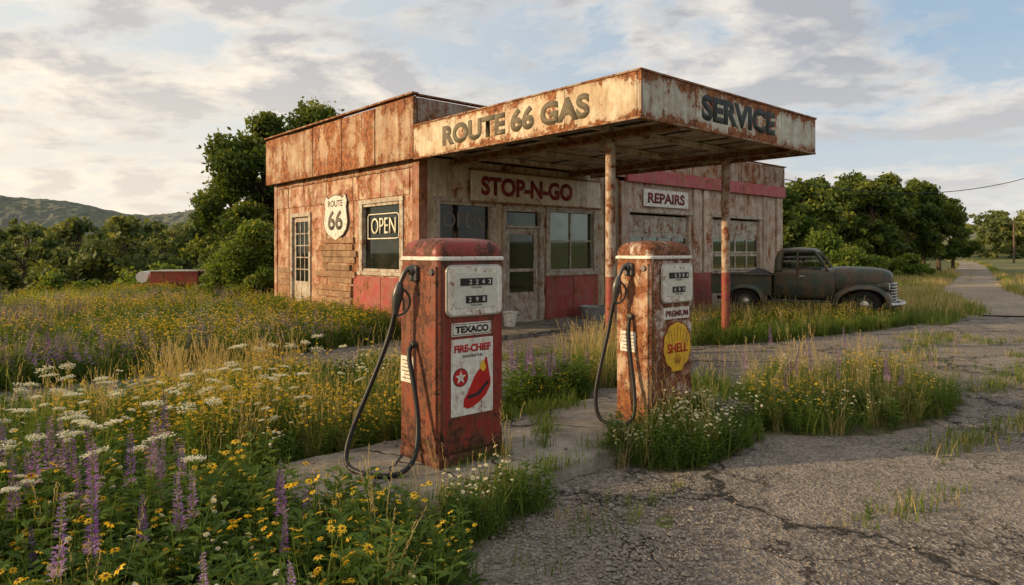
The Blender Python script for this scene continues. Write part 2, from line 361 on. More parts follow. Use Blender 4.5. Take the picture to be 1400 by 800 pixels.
def asphalt(name,mask):
    t=NT(name); v=t.coord()
    big=t.noise(v,.45,6,.6,.3); mid=t.noise(v,2.2,8,.72,.3); fine=t.noise(v,70,2,.7)
    st=t.n('ShaderNodeTexVoronoi'); st.inputs['Scale'].default_value=48; t.l(v,st.inputs['Vector'])
    g=1.0 if mask else 1.2
    k_=lambda *c_: tuple(x*g for x in c_)
    if mask: c=t.ramp(big,[(.36,k_(.155,.128,.105)),(.5,k_(.235,.195,.16)),(.64,k_(.33,.272,.22))])
    else: c=t.ramp(big,[(.36,k_(.24,.185,.125)),(.5,k_(.32,.25,.175)),(.64,k_(.40,.32,.23))])
    c=t.mix(t.math('MULTIPLY',t.step(mid,.44,.60),.65 if mask else .35),c,(.12,.102,.088))
    wear=t.step(t.noise(v,1.1,7,.7,.4),.50,.58)
    c=t.mix(t.math('MULTIPLY',wear,.5),c,(.38,.315,.255) if mask else (.48,.39,.28))
    c=t.mix(t.math('MULTIPLY',t.step(st.outputs['Color'],.45,.9),.75),c,(.46,.40,.34))
    c=t.mix(t.math('MULTIPLY',t.step(st.outputs['Color'],.42,.1),.35),c,(.06,.05,.045))
    c=t.mix(t.math('MULTIPLY',t.step(fine,.5,.68),.6),c,(.045,.038,.032))
    nn=t.n('ShaderNodeTexNoise'); nn.inputs['Scale'].default_value=1.4; nn.inputs['Detail'].default_value=7; nn.inputs['Roughness'].default_value=.65; t.l(v,nn.inputs['Vector'])
    sc=t.n('ShaderNodeVectorMath',operation='SCALE'); sc.inputs['Scale'].default_value=1.1; t.l(nn.outputs['Color'],sc.inputs[0])
    w=t.n('ShaderNodeVectorMath',operation='ADD'); t.l(v,w.inputs[0]); t.l(sc.outputs[0],w.inputs[1])
    cr=None
    for s_,lo,hi in ((.36,.002,.012),(1.5,.003,.018)):
        vo=t.n('ShaderNodeTexVoronoi',feature='DISTANCE_TO_EDGE'); vo.inputs['Scale'].default_value=s_; t.l(w.outputs[0],vo.inputs['Vector'])
        k=t.step(vo.outputs['Distance'],lo,hi)
        if cr is not None:
            k=t.math('MAXIMUM',k,t.step(t.noise(v,.5,3),.46,.54)); cr=t.math('MULTIPLY',cr,k)
        else: cr=k
    if mask: c=t.mix(cr,(.03,.026,.02),c)
    h=t.math('ADD',t.math('MULTIPLY',cr,1.2 if mask else .1),t.math('ADD',t.math('MULTIPLY',st.outputs['Distance'],1.3),t.math('ADD',t.math('MULTIPLY',fine,.6),t.math('MULTIPLY',mid,3.2))))
    h=t.math('ADD',h,t.math('MULTIPLY',wear,-.7))
    if mask:
        at=t.n('ShaderNodeAttribute'); at.attribute_name='rnd'
        e=t.math('ADD',at.outputs['Fac'],t.math('MULTIPLY',t.math('SUBTRACT',t.noise(v,2.0,7,.7),.5),1.3))
        so=t.step(e,.40,.53)
        soil=t.ramp(t.noise(v,9,7,.7),[(.35,(.05,.05,.02)),(.5,(.10,.09,.04)),(.7,(.19,.15,.085))])
        c=t.mix(so,c,soil)
    t.color(c); t.bump(h,1.0,.017); t.b.inputs['Roughness'].default_value=.85
    return t.m
M['asphalt']=asphalt('cracked_asphalt',True); M['road']=asphalt('road_gravel',False)
mesh_np('parking_lot',np.c_[X.ravel(),Y.ravel(),Zz.ravel()],tr_,[M['asphalt']],None,m.ravel(),None,True)
cl=[(13.2,16.5),(15.5,21),(19.1,28.5),(26,38.5),(34.5,51),(50,74),(65,97),(77,117),(84,140),(86,170)]
L=[];pc=[Vector((*p,0)) for p in cl]
def cr_(p0,p1,p2,p3,t): return .5*((2*p1)+(p2-p0)*t+(2*p0-5*p1+4*p2-p3)*t*t+(3*p1-p0-3*p2+p3)*t**3)
for i in range(len(pc)-1):
    a0=pc[max(i-1,0)];a3=pc[min(i+2,len(pc)-1)]
    for k in range(8): L.append(cr_(a0,pc[i],pc[i+1],a3,k/8))
vs=[];fs=[]
for i,p in enumerate(L):
    d=(L[min(i+1,len(L)-1)]-L[max(i-1,0)]).normalized(); nrm=Vector((-d.y,d.x,0))
    for j,s_ in enumerate((-1.05,-.5,0,.5,1.05)):
        e=p+nrm*s_*1.45+nrm*random.uniform(-.2,.2)*(abs(s_)>1); vs.append((e.x,e.y,float(H(e.x,e.y))+.045+.02*(1-abs(s_))))
for i in range(len(L)-1):
    for j in range(4): fs.append((i*5+j,i*5+j+1,(i+1)*5+j+1,(i+1)*5+j))
pymesh('country_road',vs,fs,M['road'],smooth=180)

# ------------------------------------------------------------------ pump island
isl=empty('pump_island',(K[0],K[1],0),TH)
R_=rrect(-.98,4.05,-.47,.86,.35,8); r0_=[]
for i in range(len(R_)):
    p=R_[i];q=R_[(i+1)%len(R_)]; Ln=math.dist(p,q); k=max(1,int(Ln/.08))
    for j in range(k):
        x=p[0]+(q[0]-p[0])*j/k; y=p[1]+(q[1]-p[1])*j/k
        r0_.append((x+.008*math.sin(17*x+3*y)+.006*math.sin(41*y+5*x),y+.009*math.sin(23*x)+.007*math.sin(57*x+1),.10))
def shift(R_,ins,z,wob=0):
    o=[]
    for i,(x,y,_) in enumerate(R_):
        cx_=min(max(x,-.6),3.7); cy_=min(max(y,-.1),.5); dx,dy=x-cx_,y-cy_; l_=math.hypot(dx,dy) or 1
        o.append((x-dx/l_*ins,y-dy/l_*ins,z))
    return o
loft('slab',[shift(r0_,-.02,-.03),r0_,shift(r0_,.006,.12),shift(r0_,.022,.13)],M['concrete'],isl,50)

# ------------------------------------------------------------------ fuel pumps
def pump(K_,W,D,kind):
    e=empty('gas_pump',(K_[0],K_[1],.13),TH)
    def ring(z,i,r=.05): return [(x,y,z) for x,y in rrect(i,W-i,i,D-i,max(r-i*.2,.02),6)]
    mf=M['pumpred'] if kind==1 else M['pumprust']; ms=M['pumpside'] if kind==1 else M['pumprust2']
    loft('plinth',[ring(0,-.012),ring(.06,-.012),ring(.075,.0)],ms if kind==1 else mf,e)
    ob=loft('body',[ring(.06,.004),ring(.08,0),ring(1.44,0)],mf,e)
    me=ob.data; me.materials.append(ms)
    for p in me.polygons:
        if p.normal.x<-.55: p.material_index=1
    loft('trim_band',[ring(1.438,-.004),ring(1.445,-.012),ring(1.462,-.012),ring(1.47,-.004)],M['enamel'],e)
    prof=[(1.465,-.002),(1.50,-.004),(1.53,.004),(1.556,.018),(1.578,.042),(1.593,.075),(1.601,.12),(1.604,.17)]
    loft('cap',[ring(z,i,.07) for z,i in prof],mf,e,60)
    def panel(nm,x0,x1,z0,z1,r,y,th,mat,bev=.004):
        o=flat(nm,rrect(x0,x1,z0,z1,r,5),y,mat,e,th); 
        b=o.modifiers.new('b','BEVEL'); b.width=bev; b.segments=2; b.limit_method='ANGLE'; return o
    panel('front_door',.035,W-.035,.09,1.425,.03,-.009,.014,mf)
    panel('front_door_seam',.029,W-.029,.084,1.431,.034,-.0025,.004,M['dark'],.0005)
    pymesh('side_door',[(-.008,.03,.1),(-.008,D-.03,.1),(-.008,D-.03,1.40),(-.008,.03,1.40),(.004,.03,.1),(.004,D-.03,.1),(.004,D-.03,1.40),(.004,.03,1.40)],[(0,1,2,3),(0,4,5,1),(1,5,6,2),(2,6,7,3),(3,7,4,0)],ms,e,bevel=.003)
    if kind==1: X0,X1,Z0,Z1=.055,.545,1.055,1.40
    else: X0,X1,Z0,Z1=.13,.575,1.06,1.39
    panel('dial_bezel',X0-.012,X1+.012,Z0-.012,Z1+.012,.05,-.028,.02,M['chrome'],.006)
    panel('dial_face',X0+.002,X1-.002,Z0+.002,Z1-.002,.04,-.036,.01,M['enamel'],.003)
    panel('dial_window',X0+.05,X1-.05,Z0+.05,Z1-.045,.02,-.040,.006,M['face'],.002)
    cx=(X0+X1)/2
    for zc,wd_,n_ in ((Z0+.235,.29,5),(Z0+.11,.19,3)):
        box('counter_slot',cx-wd_/2,cx+wd_/2,-.046,-.038,zc-.026,zc+.026,M['numblack'],e,.002)
        for i in range(n_):
            xx=cx-wd_/2+wd_*(i+.5)/n_
            if n_==5 and i==0: continue
            text('digit',random.choice('0123456789'),xx-.012,zc-.016,.024,.032,M['cream_txt'],e,off=-.0475,bold=.0)
        text('counter_caption','GALLONS' if n_==3 else 'TOTAL SALE',cx-.05,zc-.046,.10,.012,M['txt_black'],e,off=-.0415,bold=0)
    if kind==1:
        panel('brand_plate',.10,.46,.905,1.0,.008,-.014,.008,M['enamel'])
        panel('brand_plate_edge',.108,.452,.913,.992,.005,-.0145,.002,M['txt_black'],.0005)
        panel('brand_plate_face',.113,.447,.918,.987,.004,-.0155,.002,M['enamel'],.0005)
        text('brand_text','TEXACO',.13,.928,.30,.05,M['txt_black'],e,off=-.0175,bold=.04)
        panel('poster',.095,.475,.34,.885,.008,-.015,.008,M['enamel'])
        text('poster_title','FIRE-CHIEF',.12,.79,.33,.055,M['red'],e,off=-.0175,bold=.04)
        text('poster_subtitle','GASOLINE FUEL',.19,.752,.19,.020,M['txt_black'],e,off=-.0175,bold=.0)
        def circ(cx_,cz,r_,n=28): return [(cx_+r_*math.cos(2*math.pi*i/n),cz+r_*math.sin(2*math.pi*i/n)) for i in range(n)]
        flat('emblem_ring',circ(.175,.615,.066),-.0175,M['txt_black'],e)
        flat('emblem_disc',circ(.175,.615,.060),-.019,M['red'],e)
        star=[(.175+ (.05 if i%2==0 else .020)*math.sin(math.pi*i/5),.615+(.05 if i%2==0 else .020)*math.cos(math.pi*i/5)) for i in range(10)]
        flat('emblem_star',star,-.0205,M['enamel'],e)
        hat=[(.20,.405),(.235,.385),(.29,.395),(.35,.425),(.41,.47),(.447,.53),(.45,.57),(.44,.61),(.43,.66),(.415,.74),(.40,.735),(.388,.70),(.37,.668),(.335,.65),(.30,.61),(.27,.555),(.24,.50),(.205,.455)]
        flat('helmet',hat,-.0175,M['red'],e)
        flat('helmet_band',[(.235,.478),(.32,.49),(.42,.57),(.435,.555),(.34,.47),(.24,.455)],-.020,M['txt_black'],e)
        flat('helmet_badge',[(.345,.665),(.365,.705),(.385,.72),(.405,.66),(.38,.635)],-.020,M['yellow'],e)
        flat('side_label',[(.30,.55),(.47,.55),(.47,.74),(.30,.74)],-.011,M['enamel'],e,.002,'left')
        for i in range(6): flat('side_label_line',[(.32,.575+i*.026),(.45-.03*(i%3==1),.575+i*.026),(.45-.03*(i%3==1),.582+i*.026),(.32,.582+i*.026)],-.013,M['txt_grey'],e,.0015,'left')
    else:
        panel('grade_plate',.17,.555,.905,1.01,.008,-.014,.008,M['enamel'])
        text('grade_text','PREMIUM',.195,.93,.335,.052,M['txt_rep'],e,off=-.0165,bold=.03)
        cx_,cz=.365,.66; pts=[]
        for i in range(57):
            a_=rad(-58+296*i/56); rr=.205+.012*abs(math.sin(math.pi*i/56*9)); pts.append((cx_+rr*math.cos(a_)*.95,cz+rr*math.sin(a_)))
        pts=pts+[(cx_-.07,cz-.22),(cx_+.07,cz-.22)]
        flat('shell_sign_rim',[(cx_+(p[0]-cx_)*1.04,cz+(p[1]-cz)*1.04) for p in pts],-.0135,M['txt_rep'],e,.006)
        flat('shell_sign',pts,-.0165,M['yellow'],e,.005)
        for i in range(9):
            a_=rad(18+144*i/8); b_=(cx_,cz-.2)
            x1_=cx_+.185*math.cos(a_)*.95; z1_=cz+.185*math.sin(a_)*.95
            dx=x1_-b_[0]; dz=z1_-b_[1]; Ln=math.hypot(dx,dz); ox,oz=-dz/Ln*.0016,dx/Ln*.0016
            for s0,s1 in ((.15,.36),(.68,1.0)):
                flat('shell_rib',[(b_[0]+dx*s0+ox,b_[1]+dz*s0+oz),(b_[0]+dx*s0-ox,b_[1]+dz*s0-oz),(b_[0]+dx*s1-ox,b_[1]+dz*s1-oz),(b_[0]+dx*s1+ox,b_[1]+dz*s1+oz)],-.018,M['txt_rep'],e,.0015)
        text('shell_text','SHELL',.215,.605,.30,.085,M['red'],e,off=-.0205,bold=.02)
        flat('side_label',[(.16,.62),(.33,.62),(.33,.80),(.16,.80)],-.011,M['enamel'],e,.002,'left')
        for i in range(5): flat('side_label_line',[(.18,.645+i*.03),(.31-.02*(i%2),.645+i*.03),(.31-.02*(i%2),.652+i*.03),(.18,.652+i*.03)],-.013,M['txt_grey'],e,.0015,'left')
    bb=D*.55
    box('nozzle_boot',-.040,-.006,bb-.045,bb+.045,1.29,1.40,M['metal'],e,.012)
    cyl('boot_cup',(-.01,bb,1.385),(-.06,bb+.005,1.36),.034,.03,M['metal'],e)
    curve('nozzle_spout',[(-.03,bb,1.395),(-.07,bb+.01,1.39),(-.10,bb+.03,1.33),(-.115,bb+.05,1.26)],.017,M['metal'],e)
    tube('nozzle_body',[(-.112,bb+.045,1.29),(-.118,bb+.055,1.23),(-.122,bb+.062,1.19),(-.127,bb+.07,1.13),(-.13,bb+.08,1.06)],[.020,.038,.042,.032,.022],12,M['metal'],e)
    curve('nozzle_lever_guard',[(-.10,bb+.03,1.24),(-.05,bb+.01,1.20),(-.045,bb+.02,1.10),(-.10,bb+.06,1.04),(-.13,bb+.08,1.05)],.009,M['metal'],e)
    curve('nozzle_lever',[(-.11,bb+.05,1.2),(-.075,bb+.03,1.16),(-.08,bb+.05,1.08)],.007,M['metal'],e)
    if kind==1:
        hp=[(-.13,bb+.08,1.08),(-.14,bb+.10,.98),(-.19,.40,.80),(-.30,.45,.50),(-.43,.47,.22),(-.49,.43,.05),(-.49,.30,.018),(-.43,.10,.018),(-.28,.02,.02),(-.15,.05,.10),(-.085,.12,.33),(-.08,.20,.60),(-.08,.26,.76),(-.05,.28,.83),(-.0,.28,.84)]
    else:
        hp=[(-.13,bb+.08,1.08),(-.14,bb+.10,.98),(-.16,.34,.80),(-.24,.36,.52),(-.30,.38,.25),(-.30,.34,.05),(-.26,.22,.018),(-.20,.12,.018),(-.12,.08,.08),(-.07,.12,.30),(-.06,.18,.60),(-.06,.2,.85),(-.04,.2,.93),(0,.2,.94)]
    curve('hose',hp,.0175,M['rubber'],e,12)
    cyl('hose_coupling',(-.045,hp[-1][1],hp[-1][2]),(.0,hp[-1][1],hp[-1][2]),.022,.026,M['metal'],e)
    cyl('lock_boss',(-.024,.07,1.36),(-.006,.07,1.36),.022,.026,M['metal'],e)
    return e
pump(K,.60,.50,1)
pump(((890-700)/F*5.86,5.86),.63,.40,2)

# ------------------------------------------------------------------ gas station building
B0=(-1.8,13.2)
g=empty('gas_station',(B0[0],B0[1],0),TH)
def wall(name,a0,a1,h,ops,mp,mat,th=.2,z0=-.1):
    xs_=sorted(set([a0,a1]+[o[0] for o in ops]+[o[1] for o in ops])); zs=sorted(set([z0,h]+[o[2] for o in ops]+[o[3] for o in ops]))
    vs=[];fs=[];D_={}
    def q(*pts):
        ii=[]
        for p in pts:
            p=mp(*p); k=tuple(round(c,5) for c in p)
            if k not in D_: D_[k]=len(vs); vs.append(p)
            ii.append(D_[k])
        fs.append(tuple(ii))
    for i in range(len(xs_)-1):
        for j in range(len(zs)-1):
            A,B,C,D=xs_[i],xs_[i+1],zs[j],zs[j+1]; cx=(A+B)/2; cz=(C+D)/2
            if any(o[0]<cx<o[1] and o[2]<cz<o[3] for o in ops): continue
            q((A,0,C),(B,0,C),(B,0,D),(A,0,D)); q((A,th,C),(A,th,D),(B,th,D),(B,th,C))
    for A,B,C,D in ops:
        q((A,0,C),(A,0,D),(A,th,D),(A,th,C)); q((B,0,C),(B,th,C),(B,th,D),(B,0,D)); q((A,0,D),(B,0,D),(B,th,D),(A,th,D)); q((A,0,C),(A,th,C),(B,th,C),(B,0,C))
    q((a0,0,z0),(a0,0,h),(a0,th,h),(a0,th,z0)); q((a1,0,z0),(a1,th,z0),(a1,th,h),(a1,0,h)); q((a0,0,h),(a1,0,h),(a1,th,h),(a0,th,h))
    return pymesh(name,vs,fs,mat,g)
fr=lambda a,d,z:(a,d,z)
lf=lambda a,d,z:(d,a,z)
bk=lambda a,d,z:(a,7.1-d,z)
GD=[(6.45,9.1,.02,2.66),(10.3,13.05,.02,2.66)]
wall('front_wall',0,6.0,3.5,[(.42,1.85,1.15,2.65),(2.2,3.25,.12,2.52),(3.5,5.1,1.18,2.62)],fr,M['wall_front'])
wall('wing_front_wall',6.0,14.4,3.45,GD,fr,M['wall_wing'])
wall('left_wall',.2,6.9,3.5,[(.62,2.25,1.22,2.67),(4.82,5.83,.12,2.52)],lf,M['wall_left'])
box('right_wall',14.2,14.4,.2,6.9,-.1,3.45,M['wall_wing'],g)
wall('back_wall',0.2,14.2,3.5,[(4.4,5.6,1.2,2.4),(8,9.4,1.2,2.4)],bk,M['wall_wing'])
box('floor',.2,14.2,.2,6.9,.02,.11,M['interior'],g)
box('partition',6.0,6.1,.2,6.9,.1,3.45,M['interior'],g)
box('added_window_backdrop',.25,2.0,1.6,1.7,.11,3.43,M['interior'],g)  # added panel hiding the bright back windows, so the front-left pane looks dark
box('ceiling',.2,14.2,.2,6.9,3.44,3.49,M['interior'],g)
box('counter',2.4,3.6,4.2,4.8,.11,1.1,M['wood'],g,.02)
multibox('shelves',[(.4,1.6,5.9,6.3,.12,2.2),(3.4,4.3,5.0,5.4,.12,1.9)],M['wood'],g)
pymesh('hanging_lampshade',[(4.1+.35*math.cos(k*.524),1.2+.35*math.sin(k*.524),1.85) for k in range(12)]+[(4.1+.08*math.cos(k*.524),1.2+.08*math.sin(k*.524),2.2) for k in range(12)],[(k,(k+1)%12,12+(k+1)%12,12+k) for k in range(12)],M['enamel'],g)
cyl('lamp_cord',(4.1,1.2,2.2),(4.1,1.2,3.43),.01,.01,M['dark'],g)
def panels(nm,n,length,make,mat):
    bs=[make(i*length/n+.012,(i+1)*length/n-.012,random.uniform(-.015,.015)) for i in range(n)]
    return multibox(nm,bs,mat,g,.006)
panels('left_parapet_panels',5,7.2,lambda a,b,o:(-.2+o,-.12+o,a-.1,b-.1,3.43,4.62+o*2),M['parapet'])
panels('front_parapet_panels',5,6.3,lambda a,b,o:(a-.115 if a>.1 else -.095,b-.12,-.10+o,-.02+o,3.53,4.61+o),M['wingtop'])
panels('wing_parapet_panels',6,8.3,lambda a,b,o:(a+6.2,b+6.2,-.10+o,-.02+o,3.79,4.43+o),M['wingtop'])
multibox('parapet_backing',[(-.098,-.08,-.05,7.0,3.5,4.55),(6.3,14.4,.005,.02,3.5,4.4),(-.07,6.2,.005,.02,3.55,4.55)],M['roof'],g)
box('wing_stripe',6.205,14.5,-.125,-.005,3.44,3.785,M['pink'],g,.008)
box('wing_right_parapet',14.42,14.5,0.03,7.0,3.43,4.42,M['wingtop'],g)
box('back_parapet',-.07,14.4,7.02,7.1,3.51,4.4,M['wingtop'],g)
multibox('parapet_coping',[(-.24,-.09,-.12,7.12,4.66,4.70),(-.088,6.25,-.13,0.0,4.64,4.675),(6.26,14.55,-.13,.0,4.455,4.49)],M['beam'],g,.008)
box('roof_slab',-.07,6.2,.03,7.0,3.95,4.1,M['roof'],g)
box('wing_roof_slab',6.29,14.4,.03,7.0,3.9,4.05,M['roof'],g)
box('roof_edge_upper_box',6.2,6.28,.03,7.0,3.9,4.6,M['wingtop'],g)
multibox('left_wall_battens',[(-.012,-.001,y-.012,y+.012,.0,3.43) for y in (2.6,3.9,6.05)]+[(-.03,-.002,.17,6.78,3.30,3.345)],M['beam'],g)
box('corner_pilaster',-.03,.17,-.035,.22,0,3.43,M['pilaster'],g,.01)
box('left_corner_post',-.03,.1,6.78,6.95,0,3.43,M['wall_left'],g,.01)
multibox('left_red_panels',[(-.03,-.002,.31,1.40,.1,1.10),(-.03,-.002,1.42,2.55,.1,1.11)],M['redpanel'],g,.006)
multibox('left_upper_panels',[(-.022,-.002,a,b,2.78,3.29) for a,b in ((.32,1.4),(1.42,2.58),(2.62,3.88),(3.92,5.1),(5.12,6.02),(6.08,6.76))],M['wall_left'],g,.005)
pl=[]
for i in range(10):
    z=.45+i*.155; a=2.65+random.uniform(-.25,.1)*(i>2); b=4.65-random.uniform(0,.7)
    dz=random.uniform(-.015,.015)
    pl.append((-.035-random.uniform(0,.03),-.003,a,b if i%3 else b-.3,z+dz,z+.13+dz))
multibox('exposed_planks',pl,M['wood'],g,.006)
multibox('exposed_planks_rear',[(-.03,-.003,5.95,6.72,.3+i*.16,.44+i*.16) for i in range(6)],M['wood'],g,.006)
def window(nm,a0,a1,z0,z1,mp,nv,nh,fw=.06,d=.07,gm='glass'):
    bs=[]
    def bx(A,B,D0,D1,C,E):
        p=mp(A,D0,C);q=mp(B,D1,E); bs.append((min(p[0],q[0]),max(p[0],q[0]),min(p[1],q[1]),max(p[1],q[1]),C,E))
    bx(a0-.07,a0+fw-.002,-.03,d+.05,z0+.0,z1); bx(a1-fw+.002,a1+.07,-.03,d+.05,z0,z1)
    bx(a0-.09,a1+.09,-.034,d+.05,z1+.001,z1+.09); bx(a0-.11,a1+.11,-.06,d+.05,z0-.08,z0-.001)
    bx(a0+fw,a1-fw,.0,d+.04,z1-fw,z1-.001); bx(a0+fw,a1-fw,.0,d+.04,z0+.001,z0+fw)
    for i in range(1,nv): c=a0+(a1-a0)*i/nv; bx(c-.018,c+.018,d-.02,d+.03,z0+fw+.002,z1-fw-.002)
    for i in range(1,nh): c=z0+(z1-z0)*i/nh; bx(a0+fw+.002,a1-fw-.002,d-.016,d+.026,c-.014,c+.014)
    multibox(nm+'_frame',bs,M['trim'],g,.004)
    p=mp(a0+fw,d+.005,z0+fw);q=mp(a1-fw,d+.011,z1-fw)
    box(nm+'_glass',min(p[0],q[0]),max(p[0],q[0]),min(p[1],q[1]),max(p[1],q[1]),p[2],q[2],M[gm],g)
window('front_left_window',.42,1.85,1.15,2.65,fr,1,1,gm='glass2')
window('front_right_window',3.5,5.1,1.18,2.62,fr,2,2)
window('side_window',.62,2.25,1.22,2.67,lf,1,1,gm='glass2')
window('back_window',4.4,5.6,1.2,2.4,bk,3,2)
window('back_window_wing',8,9.4,1.2,2.4,bk,3,2)
multibox('door_frame',[(2.12,2.22,-.04,.16,.10,2.52),(3.23,3.33,-.04,.16,.10,2.52),(2.12,3.33,-.045,.16,2.521,2.62),(2.22,3.23,-.0,.12,2.16,2.22)],M['trim'],g,.006)
multibox('entrance_door',[(2.235,2.36,.03,.08,.12,2.15),(3.09,3.215,.03,.08,.12,2.15),(2.36,3.09,.03,.08,2.02,2.15),(2.36,3.09,.03,.08,.12,.75),(2.36,3.09,.03,.08,1.2,1.27)],M['trim'],g,.004)
box('door_glass',2.36,3.09,.052,.058,.75,2.02,M['glass2'],g); box('transom_glass',2.23,3.22,.05,.056,2.22,2.5,M['glass2'],g)
cyl('door_handle',(3.14,-.0,1.05),(3.14,-.0,1.25),.012,.012,M['chrome'],g)
multibox('side_door_frame',[(-.035,.1,4.74,4.84,.1,2.52),(-.035,.1,5.81,5.91,.1,2.52),(-.035,.1,4.74,5.91,2.521,2.62)],M['trim'],g,.006)
sd=[(.03,.07,4.85,4.95,.12,2.5),(.03,.07,5.70,5.80,.12,2.5),(.03,.07,4.95,5.7,.12,.9),(.03,.07,4.95,5.7,2.4,2.5)]
for i in (1,2): sd.append((.035,.065,4.95+.25*i-.015,4.95+.25*i+.015,.9,2.4))
for i in (1,2,3,4): sd.append((.037,.063,4.95,5.7,.9+.3*i-.013,.9+.3*i+.013))
multibox('side_door',sd,M['trim'],g,.003); box('side_door_glass',.048,.053,4.95,5.7,.9,2.4,M['glass2'],g)
multibox('front_red_panels',[(3.42,4.30,-.03,-.002,.12,1.08),(4.32,5.2,-.03,-.002,.12,1.08)],M['redpanel'],g,.006)
multibox('front_left_panel',[(.32,2.0,-.03,-.002,.12,1.05)],M['redpanel'],g,.006)
box('front_pilaster',5.45,5.85,-.05,-.002,.1,3.43,M['wall_front'],g,.01)
multibox('wing_pilasters',[(6.05,6.35,-.06,-.002,.0,3.43),(9.25,9.65,-.06,-.002,0,3.43),(9.75,10.15,-.06,-.002,0,3.43),(13.2,13.45,-.05,-.002,0,3.43),(14.05,14.42,-.06,-.002,0,3.43)],M['wall_wing'],g,.01)
multibox('wing_pilaster_feet',[(6.03,6.37,-.075,-.061,.0,1.0),(9.23,10.17,-.075,-.061,0,1.05),(14.0,14.44,-.075,-.061,0,1.0)],M['redpanel'],g,.006)
multibox('wing_lintels',[(6.36,9.24,-.04,-.002,2.67,2.76),(10.16,13.19,-.04,-.002,2.67,2.76)],M['trim'],g,.006)
for gi,(a0,a1,_,zt) in enumerate(GD):
    bs=[];nr=5
    for r in range(nr):
        z0=.04+r*(zt-.08)/nr; z1=z0+(zt-.08)/nr-.012
        if r in (2,3):
            bs+=[(a0+.02,a1-.02,.08,.12,z0,z0+.07),(a0+.02,a1-.02,.08,.12,z1-.07,z1)]
            for c in range(5):
                x=a0+.02+(a1-a0-.04)*c/4; bs.append((max(a0+.02,x-.035),min(a1-.02,x+.035),.08,.12,z0+.07,z1-.07))
        else:
            bs.append((a0+.02,a1-.02,.09,.12,z0,z1))
            for c in range(4):
                x=a0+.06+(a1-a0-.1)*c/4; bs.append((x,x+(a1-a0)/4-.08,.08,.092,z0+.07,z1-.07))
    multibox('garage_door',bs,M['trim'],g,.004); box('garage_door_glass',a0+.03,a1-.03,.10,.105,.04+2*(zt-.08)/5,.04+4*(zt-.08)/5,M['glass'],g)
box('shop_sign_board',1.22,5.22,-.075,-.04,2.70,3.32,M['signboard'],g,.008)
multibox('shop_sign_edge',[(1.18,5.26,-.085,-.04,3.321,3.36),(1.18,5.26,-.085,-.04,2.66,2.699)],M['beam'],g,.004)
text('shop_sign_text','STOP-N-GO',1.48,2.82,2.75,.40,M['txt_maroon'],g,off=-.0785,bold=.045)
box('repairs_sign_board',6.95,8.95,-.06,-.03,2.84,3.30,M['enamel'],g,.008)
text('repairs_sign_text','REPAIRS',7.12,2.93,1.66,.28,M['txt_rep'],g,off=-.0635,bold=.04)
text('window_lettering','OPEN',.62,2.14,1.04,.30,M['txt_dim'],g,off=.07,bold=-.005)
text('open_sign_text','OPEN',1.92,2.02,.98,.34,M['neon'],g,'left',off=.055,bold=-.005,extr=.012)
curve('open_sign_border',[(.055,2.06,1.92),(.055,2.06,2.44),(.055,.82,2.44),(.055,.82,1.92),(.055,2.06,1.92)],.012,M['neon'],g)
bpy.data.objects['open_sign_border'].data.splines[0].order_u=2
def shield(cx,cz,w,h):
    P=[(-.30,.42),(-.22,.46),(-.12,.48),(0,.5),(.12,.48),(.22,.46),(.30,.42),(.40,.49),(.47,.36),(.43,.22),(.46,.06),(.49,-.1),(.44,-.26),(.30,-.38),(.12,-.45),(0,-.5)]
    P=P+[(-x,z) for x,z in P[7:15][::-1]]
    return [(cx+x*w,cz+z*h) for x,z in P]
flat('shield_sign_edge',shield(3.38,2.43,1.20,1.08),-.05,M['txt_shield'],g,.02,'left')
flat('shield_sign_face',shield(3.38,2.43,1.15,1.03),-.053,M['enamel'],g,.002,'left')
text('shield_text_route','ROUTE',3.74,2.68,.72,.15,M['txt_shield'],g,'left',off=-.055)
text('shield_text_number','66',3.74,2.14,.72,.46,M['txt_shield'],g,'left',off=-.055,bold=.03)
# canopy
cx0,cx1,cy0,cy1=-.2,4.87,-5.5,-.105; zb,zt=3.43,4.03
n=4
multibox('canopy_left_fascia',[(cx0+.0,cx0+.06,cy0+.062+(cy1-cy0-.062)*i/n+.004,cy0+.062+(cy1-cy0-.062)*(i+1)/n-.004,zb+.0,zt) for i in range(n)],M['fascia'],g,.004)
multibox('canopy_front_fascia',[(cx0+.0+(cx1-cx0)*i/n+.004,cx0+(cx1-cx0)*(i+1)/n-.004,cy0,cy0+.06,zb,zt) for i in range(n)],M['fascia2'],g,.004)
box('canopy_right_fascia',cx1-.06,cx1,cy0+.065,cy1,zb,zt,M['fascia2'],g,.004)
multibox('canopy_trim',[(cx0-.018,cx0+.07,cy0-.018,cy1,zt+.001,zt+.03),(cx0+.072,cx1+.018,cy0-.018,cy0+.07,zt+.001,zt+.03),(cx1-.07,cx1+.018,cy0+.072,cy1,zt+.001,zt+.03),
   (cx0-.010,cx0+.05,cy0+.0,cy1,zb-.03,zb-.001),(cx0+.052,cx1-.0,cy0-.010,cy0+.05,zb-.03,zb-.001),(cx1-.05,cx1+.01,cy0+.052,cy1,zb-.03,zb-.001),(cx0-.012,cx0+.03,cy0-.014,cy0+.03,zb+.0,zt)],M['beam'],g,.004)
box('canopy_deck',cx0+.06,cx1-.06,cy0+.06,cy1+.1,3.86,3.98,M['roof'],g)
bs=[]
for i in range(26):
    x0=cx0+.065+i*(cx1-cx0-.13)/26; w=(cx1-cx0-.13)/26
    if i in (5,17): continue
    y1=cy1; y0=cy0+.065
    if i in (11,20): y0+=1.6
    if i==8: y1-=2.2
    dz=random.uniform(-.006,.006)
    bs.append((x0+.005,x0+w-.005,y0,y1,3.60+dz,3.62+dz))
multibox('canopy_ceiling_boards',bs,M['ceil'],g)
